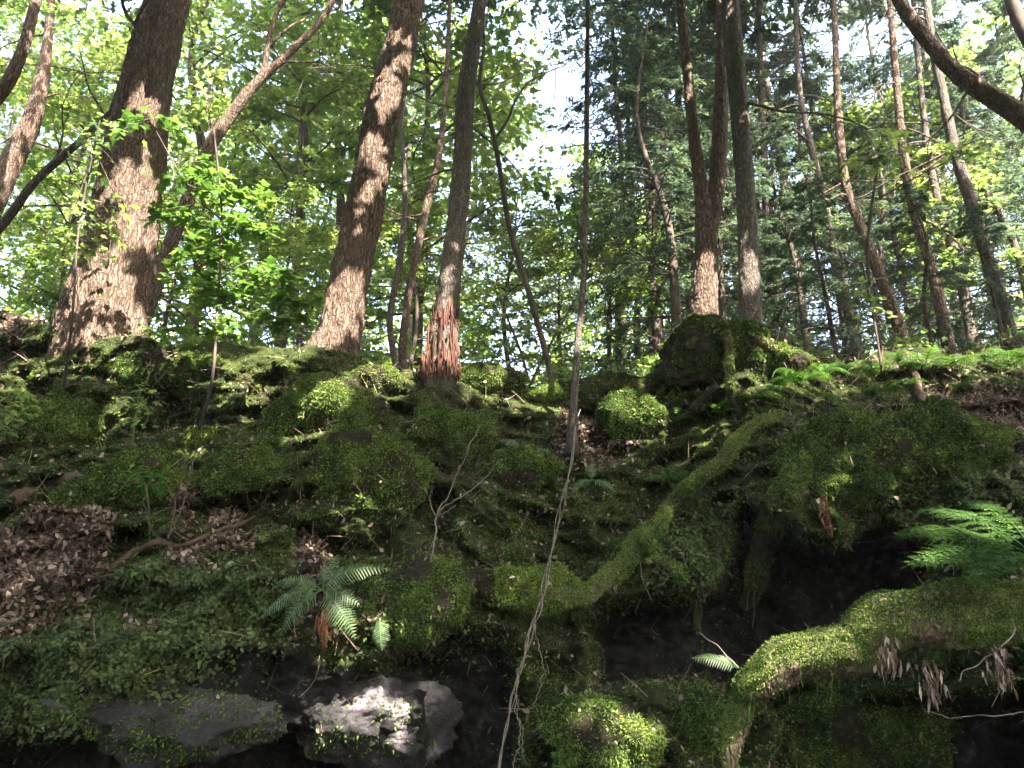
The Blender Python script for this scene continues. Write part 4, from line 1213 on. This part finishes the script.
for k, (px, py, w_) in enumerate(RIDGE):
    lb = f'{w_} bright fern from the left in the row along the top of the right slope' if w_ else EXTRA[k]
    fr = [(random.uniform(0, 360), random.uniform(.28, .5), random.uniform(.06, .1), random.uniform(.3, 1.1), 13) for _ in range(8)]
    fern(lb, px, py, fr, FERN, .1, group='small ferns along the right slope', sc=.62 if k > 10 else .95)


# ------------------------------------------------------------------ saplings with layered maple leaves
def leafy_sapling(name, label, cat, stems, Y, sprays, mat=MAPLE, leaf=.1, sink=True, group=None):
    base = P(stems[0][0][0], stems[0][0][1], Y if not sink else float(surf(np.array(float(stems[0][0][0])), np.array(float(stems[0][0][1])))))
    t = thing(name, label, cat, base, group)
    mb = MB()
    for st in stems:
        p = np.array([P(a, b, Y) for a, b, w in st])
        if sink and st is stems[0]: p[0] = base
        r = [w * .5 * depth(q) / F_PX for q, (a, b, w) in zip(p, st)]
        c, r = spline(p, 40, r); mb.add(*tube(c - base, r, 7))
    lf = MB()
    for (x0, y0, x1, y1, dY, n) in sprays:
        a = P(x0, y0, Y); b = P(x1, y1, Y + dY); d = b - a; L = np.linalg.norm(d)
        q = spline(np.array([a, (a + b) / 2 + [0, 0, .05], b]), 10)
        mb.add(*tube(q - base, np.linspace(.005, .0015, 10), 4, False))
        w = unit(np.cross(d, [0, 0, 1]))
        u = rng.random(n) ** .8
        k = (u * 9).astype(int)
        pp = q[k] + np.outer(rng.normal(size=n) * L * .16, w) + rng.normal(size=(n, 3)) * .02
        sg = np.sign(rng.normal(size=n))
        leaves(pp - base, unit(d) * .5 + np.outer(sg * .9, w) + rng.normal(size=(n, 3)) * .3 + [0, 0, -.25], rng.normal(size=(n, 3)) * .3 + [0, -.25, 1], leaf * rng.uniform(.6, 1.15, n), 'maple', lf)
    mb.build('stem', STEM if leaf < .08 else BARK_THIN, t)
    lf.build('foliage', mat, t, smooth=False)
    return t


sp = []
for (cx, cy, n) in ((150, 125, 3), (185, 170, 5), (230, 195, 6), (175, 215, 4), (245, 230, 6), (205, 250, 6), (260, 275, 5), (225, 295, 6), (180, 275, 3), (270, 320, 4), (300, 300, 4), (200, 325, 4)):
    for _ in range(n):
        a = random.choice([-1, 1]); x0 = 218 + random.uniform(-3, 3)
        sp.append((cx + random.uniform(-12, 12) - a * 5, cy + random.uniform(-12, 12), cx + a * random.uniform(20, 45), cy + random.uniform(-6, 18), random.uniform(-.3, .3), 17))
leafy_sapling('maple_sapling', 'young maple with layered leaves standing in front of and right of the thickest trunk', 'sapling',
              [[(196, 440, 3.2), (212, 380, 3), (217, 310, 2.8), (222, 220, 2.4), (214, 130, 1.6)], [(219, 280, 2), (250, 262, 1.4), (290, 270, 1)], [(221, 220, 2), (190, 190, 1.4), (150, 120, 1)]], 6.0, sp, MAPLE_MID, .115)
sp = [(random.uniform(60, 110), 120 + random.uniform(0, 160), random.uniform(40, 150), 120 + random.uniform(10, 190), random.uniform(-.3, .3), 8) for _ in range(18)]
leafy_sapling('maple_sapling', 'sparse young maple with leaves hanging before the left side of the thickest trunk', 'sapling',
              [[(62, 400, 3), (72, 320, 2.6), (80, 220, 2.2), (100, 120, 1.4)]], 6.3, sp, MAPLE, .095)
sp = [(random.uniform(-20, 10), random.uniform(370, 440), random.uniform(5, 45), random.uniform(378, 440), random.uniform(-.2, .2), 6) for _ in range(12)]
leafy_sapling('seedling', 'bright maple seedling leaning in from the left edge at mid height', 'seedling',
              [[(-30, 470, 3), (-20, 430, 2.4), (0, 385, 2)]], 5.3, sp, MAPLE, .075)
sp = [(random.uniform(110, 150), random.uniform(388, 430), random.uniform(120, 170), random.uniform(388, 432), random.uniform(-.2, .2), 6) for _ in range(7)]
leafy_sapling('seedling', 'small green seedling in front of the dark hollow under the thickest trunk', 'seedling',
              [[(128, 470, 2.2), (134, 430, 2), (140, 388, 1.6)]], 5.9, sp, MAPLE, .07)
sp = [(random.uniform(120, 160), random.uniform(470, 500), random.uniform(110, 175), random.uniform(470, 500), random.uniform(-.2, .2), 6) for _ in range(9)]
leafy_sapling('seedling', 'dim low seedling above the fallen branch at the left', 'seedling',
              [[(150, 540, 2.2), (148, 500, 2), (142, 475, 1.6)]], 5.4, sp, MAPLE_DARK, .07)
sp = [(random.uniform(860, 900), random.uniform(118, 180), random.uniform(835, 930), random.uniform(120, 190), random.uniform(-.4, .4), 9) for _ in range(22)]
sp += [(random.uniform(950, 985), random.uniform(140, 165), random.uniform(935, 1010), random.uniform(140, 175), random.uniform(-.4, .4), 8) for _ in range(10)]
leafy_sapling('maple_sapling', 'young maple holding bright leaves among the slender right trunks', 'sapling',
              [[(885, 370, 4), (872, 300, 3.6), (868, 240, 3), (880, 150, 2)], [(876, 200, 2), (930, 170, 1.6), (985, 145, 1)]], 8.6, sp, MAPLE, .11, sink=False)
sp = [(random.uniform(862, 880), random.uniform(270, 325), random.uniform(855, 905), random.uniform(270, 325), random.uniform(-.3, .3), 6) for _ in range(9)]
leafy_sapling('seedling', 'yellow green seedling standing on the skyline before the right trunks', 'seedling',
              [[(882, 372, 2.6), (874, 320, 2.4), (862, 262, 2)]], 7.6, sp, MAPLE, .09, sink=False)
sp = [(random.uniform(455, 600), random.uniform(290, 375), random.uniform(455, 600), random.uniform(300, 375), random.uniform(-.4, .4), 9) for _ in range(46)]
leafy_sapling('shrub', 'bright leafy shrub on the skyline between the red barked trunk and the thin sapling', 'shrub',
              [[(530, 385, 3), (520, 350, 2.6), (500, 300, 2)], [(530, 385, 3), (550, 345, 2.6), (575, 300, 2)]], 9.0, sp, MAPLE, .1, sink=False)


# ------------------------------------------------------------------ vine, dead twigs, hanging roots
def strand(pts, Y, n=160, amp=.012, seed=0, twist=16, phase=0.0):
    p = np.array([P(a, b, y) for (a, b), y in zip(pts, Y)]); c = spline(p, n)
    s = np.linspace(0, 1, n)
    w = np.stack([np.cos(s * twist * 6.283 + phase), np.sin(s * twist * 6.283 + phase), 0 * s], 1) * amp
    c = c + w
    c[:, 0] += .016 * vnoise(np.stack([s * 14, 0 * s, 0 * s + seed], 1), 3)
    return c


VP = [(576, 418), (574, 450), (566, 490), (556, 530), (546, 575), (538, 610), (528, 645), (516, 685), (508, 720), (499, 768), (492, 820)]


def s_at(a, b): return float(surf(np.array(float(a)), np.array(float(b))))


VY = [min(s_at(a, b) - (.72 if 560 < b < 630 else .5), 6.9 - .2 * k) for k, (a, b) in enumerate(VP)]
for k in range(1, len(VY)): VY[k] = min(VY[k], VY[k - 1] - .02)
VY = [max(v, 4.2) for v in VY]
t = thing('hanging_vine', 'pale twisted vine hanging from the foot of the thin sapling to the bottom edge', 'vine', P(*VP[0], VY[0]))
b0 = np.array(t.location)
for k, ph in enumerate((0, 3.14, 1.4)):
    mb = MB(); mb.add(*tube(strand(VP, VY, 220, .009, k * 3.7, 6, ph) - b0, np.full(220, .0036), 6)); mb.build('strand', PALE_TWIG, t)
for k in range(3):
    x0, y0 = VP[5 + k % 3]; yy = VY[5 + k % 3]
    pts = [(x0 + random.uniform(-6, 6), y0 + 10), (x0 + random.uniform(-14, 14), y0 + 45), (x0 + random.uniform(-22, 12), y0 + 80), (x0 + random.uniform(-26, 10), y0 + 120)]
    mb = MB(); mb.add(*tube(strand(pts, [yy - .02] * 4, 50, .004, k) - b0, np.linspace(.0035, .0015, 50), 5)); mb.build('rootlet', PALE_TWIG, t)


def twig(label, paths, cat='twig', mat=PALE_TWIG, name='dead_twig', lift=.12, group='bare twigs and rootlets on the bank', Y=None):
    (a, b, _) = paths[0][0]
    base = on(a, b, lift) if Y is None else P(a, b, Y)
    t = thing(name, label, cat, base, group)
    mb = MB()
    y0 = base[1]
    for path in paths:
        p = np.array([P(px, py, y0 - .002 * k + (random.uniform(-.05, .05) if k else 0)) for k, (px, py, w) in enumerate(path)])
        r = [w * .34 * depth(q) / F_PX * .8 for q, (_, _, w) in zip(p, path)]
        c, r = spline(p, 40, r); c = c + .012 * np.stack([vnoise(c * 18, s) for s in (1, 2, 3)], 1)
        mb.add(*tube(c - base, r, 6))
    mb.build('twig', mat, t)
    return t


twig('pale forked dead twig standing in front of the middle moss cushion', [[(428, 572, 3), (435, 535, 3.2), (437, 512, 2.6), (450, 492, 2), (462, 465, 1.6), (472, 440, 1.2), (482, 425, .8)], [(437, 512, 2.4), (460, 497, 2), (480, 482, 1.6), (502, 458, 1.2)], [(436, 520, 1.8), (430, 500, 1.5), (433, 485, 1)], [(434, 540, 1.5), (424, 560, 1)], [(437, 515, 1.4), (455, 508, .9)]], lift=.25)
twig('thin curved rootlet hanging in the centre of the bank', [[(516, 455, 1.4), (514, 480, 2), (518, 505, 1.8), (524, 535, 1.4)]])
twig('long thin pale twig slanting down across the left side of the bank', [[(98, 440, 1), (118, 480, 1.2), (135, 515, 1.4), (148, 548, 1.6)]], lift=.3)
twig('pair of upright bare stems rising from the leaf litter at the left', [[(168, 540, 3), (176, 500, 2.6), (186, 460, 2)], [(168, 540, 3), (184, 500, 2.4), (196, 450, 2)], [(168, 545, 2), (150, 530, 1.5), (143, 500, 1)]], mat=BARK_THIN, lift=.25)
twig('short pale twig hanging over the dark rock at the bottom left', [[(320, 655, 1), (318, 672, 1.2), (308, 690, 1.5), (298, 697, 1.5)]])
twig('pair of straight rootlets hanging into the right cave', [[(757, 560, 1.4), (755, 590, 1.4), (752, 628, 1)], [(749, 575, 1.2), (748, 610, 1)]], lift=.35)
twig('single thin upright twig above the end of the fallen log', [[(700, 632, 2), (712, 642, 2), (740, 668, 2)]], Y=3.9)
twig('curved dead twig bending over the fallen log at the right', [[(1010, 618, 2), (1014, 632, 3), (1000, 648, 2.5), (978, 665, 2), (958, 680, 1.5)]], Y=3.35)
twig('thin horizontal twig crossing the dark lower right corner', [[(1040, 712, 1.6), (990, 716, 1.6), (950, 715, 1.4), (925, 710, 1)]], Y=3.5)
twig('thin twigs tangled over the diagonal root', [[(640, 560, 1), (644, 580, 1.2), (650, 600, 1)], [(585, 470, 1), (606, 455, 1), (618, 440, 1)], [(610, 440, 1), (600, 470, 1)]], lift=.3)
twig('slender twigs scattered under the ferns on the right slope', [[(830, 405, 1), (850, 425, 1.4), (880, 432, 1)], [(950, 430, 1), (945, 450, 1.5), (955, 470, 1)], [(900, 440, 1.4), (935, 425, 1)]], lift=.3)
for lb, (px, py, Yy), n in (('hanging bundle of dead brown leaves at the left on the fallen log', (884, 640, 3.45), 60), ('hanging bundle of dead brown leaves under the middle of the fallen log', (928, 668, 3.35), 60),
                            ('hanging bundle of dead brown leaves at the right on the fallen log', (996, 655, 3.35), 50), ('torn red and orange leaves hanging above the mouth of the right cave', (824, 500, None), 70),
                            ('rust coloured dead fronds hanging beneath the blue green fern', (325, 612, None), 80)):
    base = P(px, py, Yy) if Yy else on(px, py, .3)
    t = thing('dead_leaves', lb, 'dead leaves', base)
    mb = MB(); h = .13 if Yy else .2
    n = int(n * .6); p = np.stack([rng.normal(size=n) * .022, rng.normal(size=n) * .025, -h * rng.random(n) + .03], 1)
    leaves(p, rdir(n) * .5 + [0, 0, -1], rdir(n) + [0, -.3, 0], .015 + .03 * rng.random(n), 'kite', mb)
    leaves(p * [1, 1, 1.2], rdir(n) * .3 + [0, 0, -1], rdir(n), .03 + .04 * rng.random(n), 'needle', mb)
    for s in range(5):
        q = np.array([[random.uniform(-.03, .03), 0, .03], [random.uniform(-.03, .03), -.02, -h * .5], [random.uniform(-.03, .03), 0, -h]])
        mb.add(*tube(spline(q, 10), np.full(10, .002), 4), .3)
    mb.build('leaf', RUST if not Yy else LITTER, t, smooth=False)
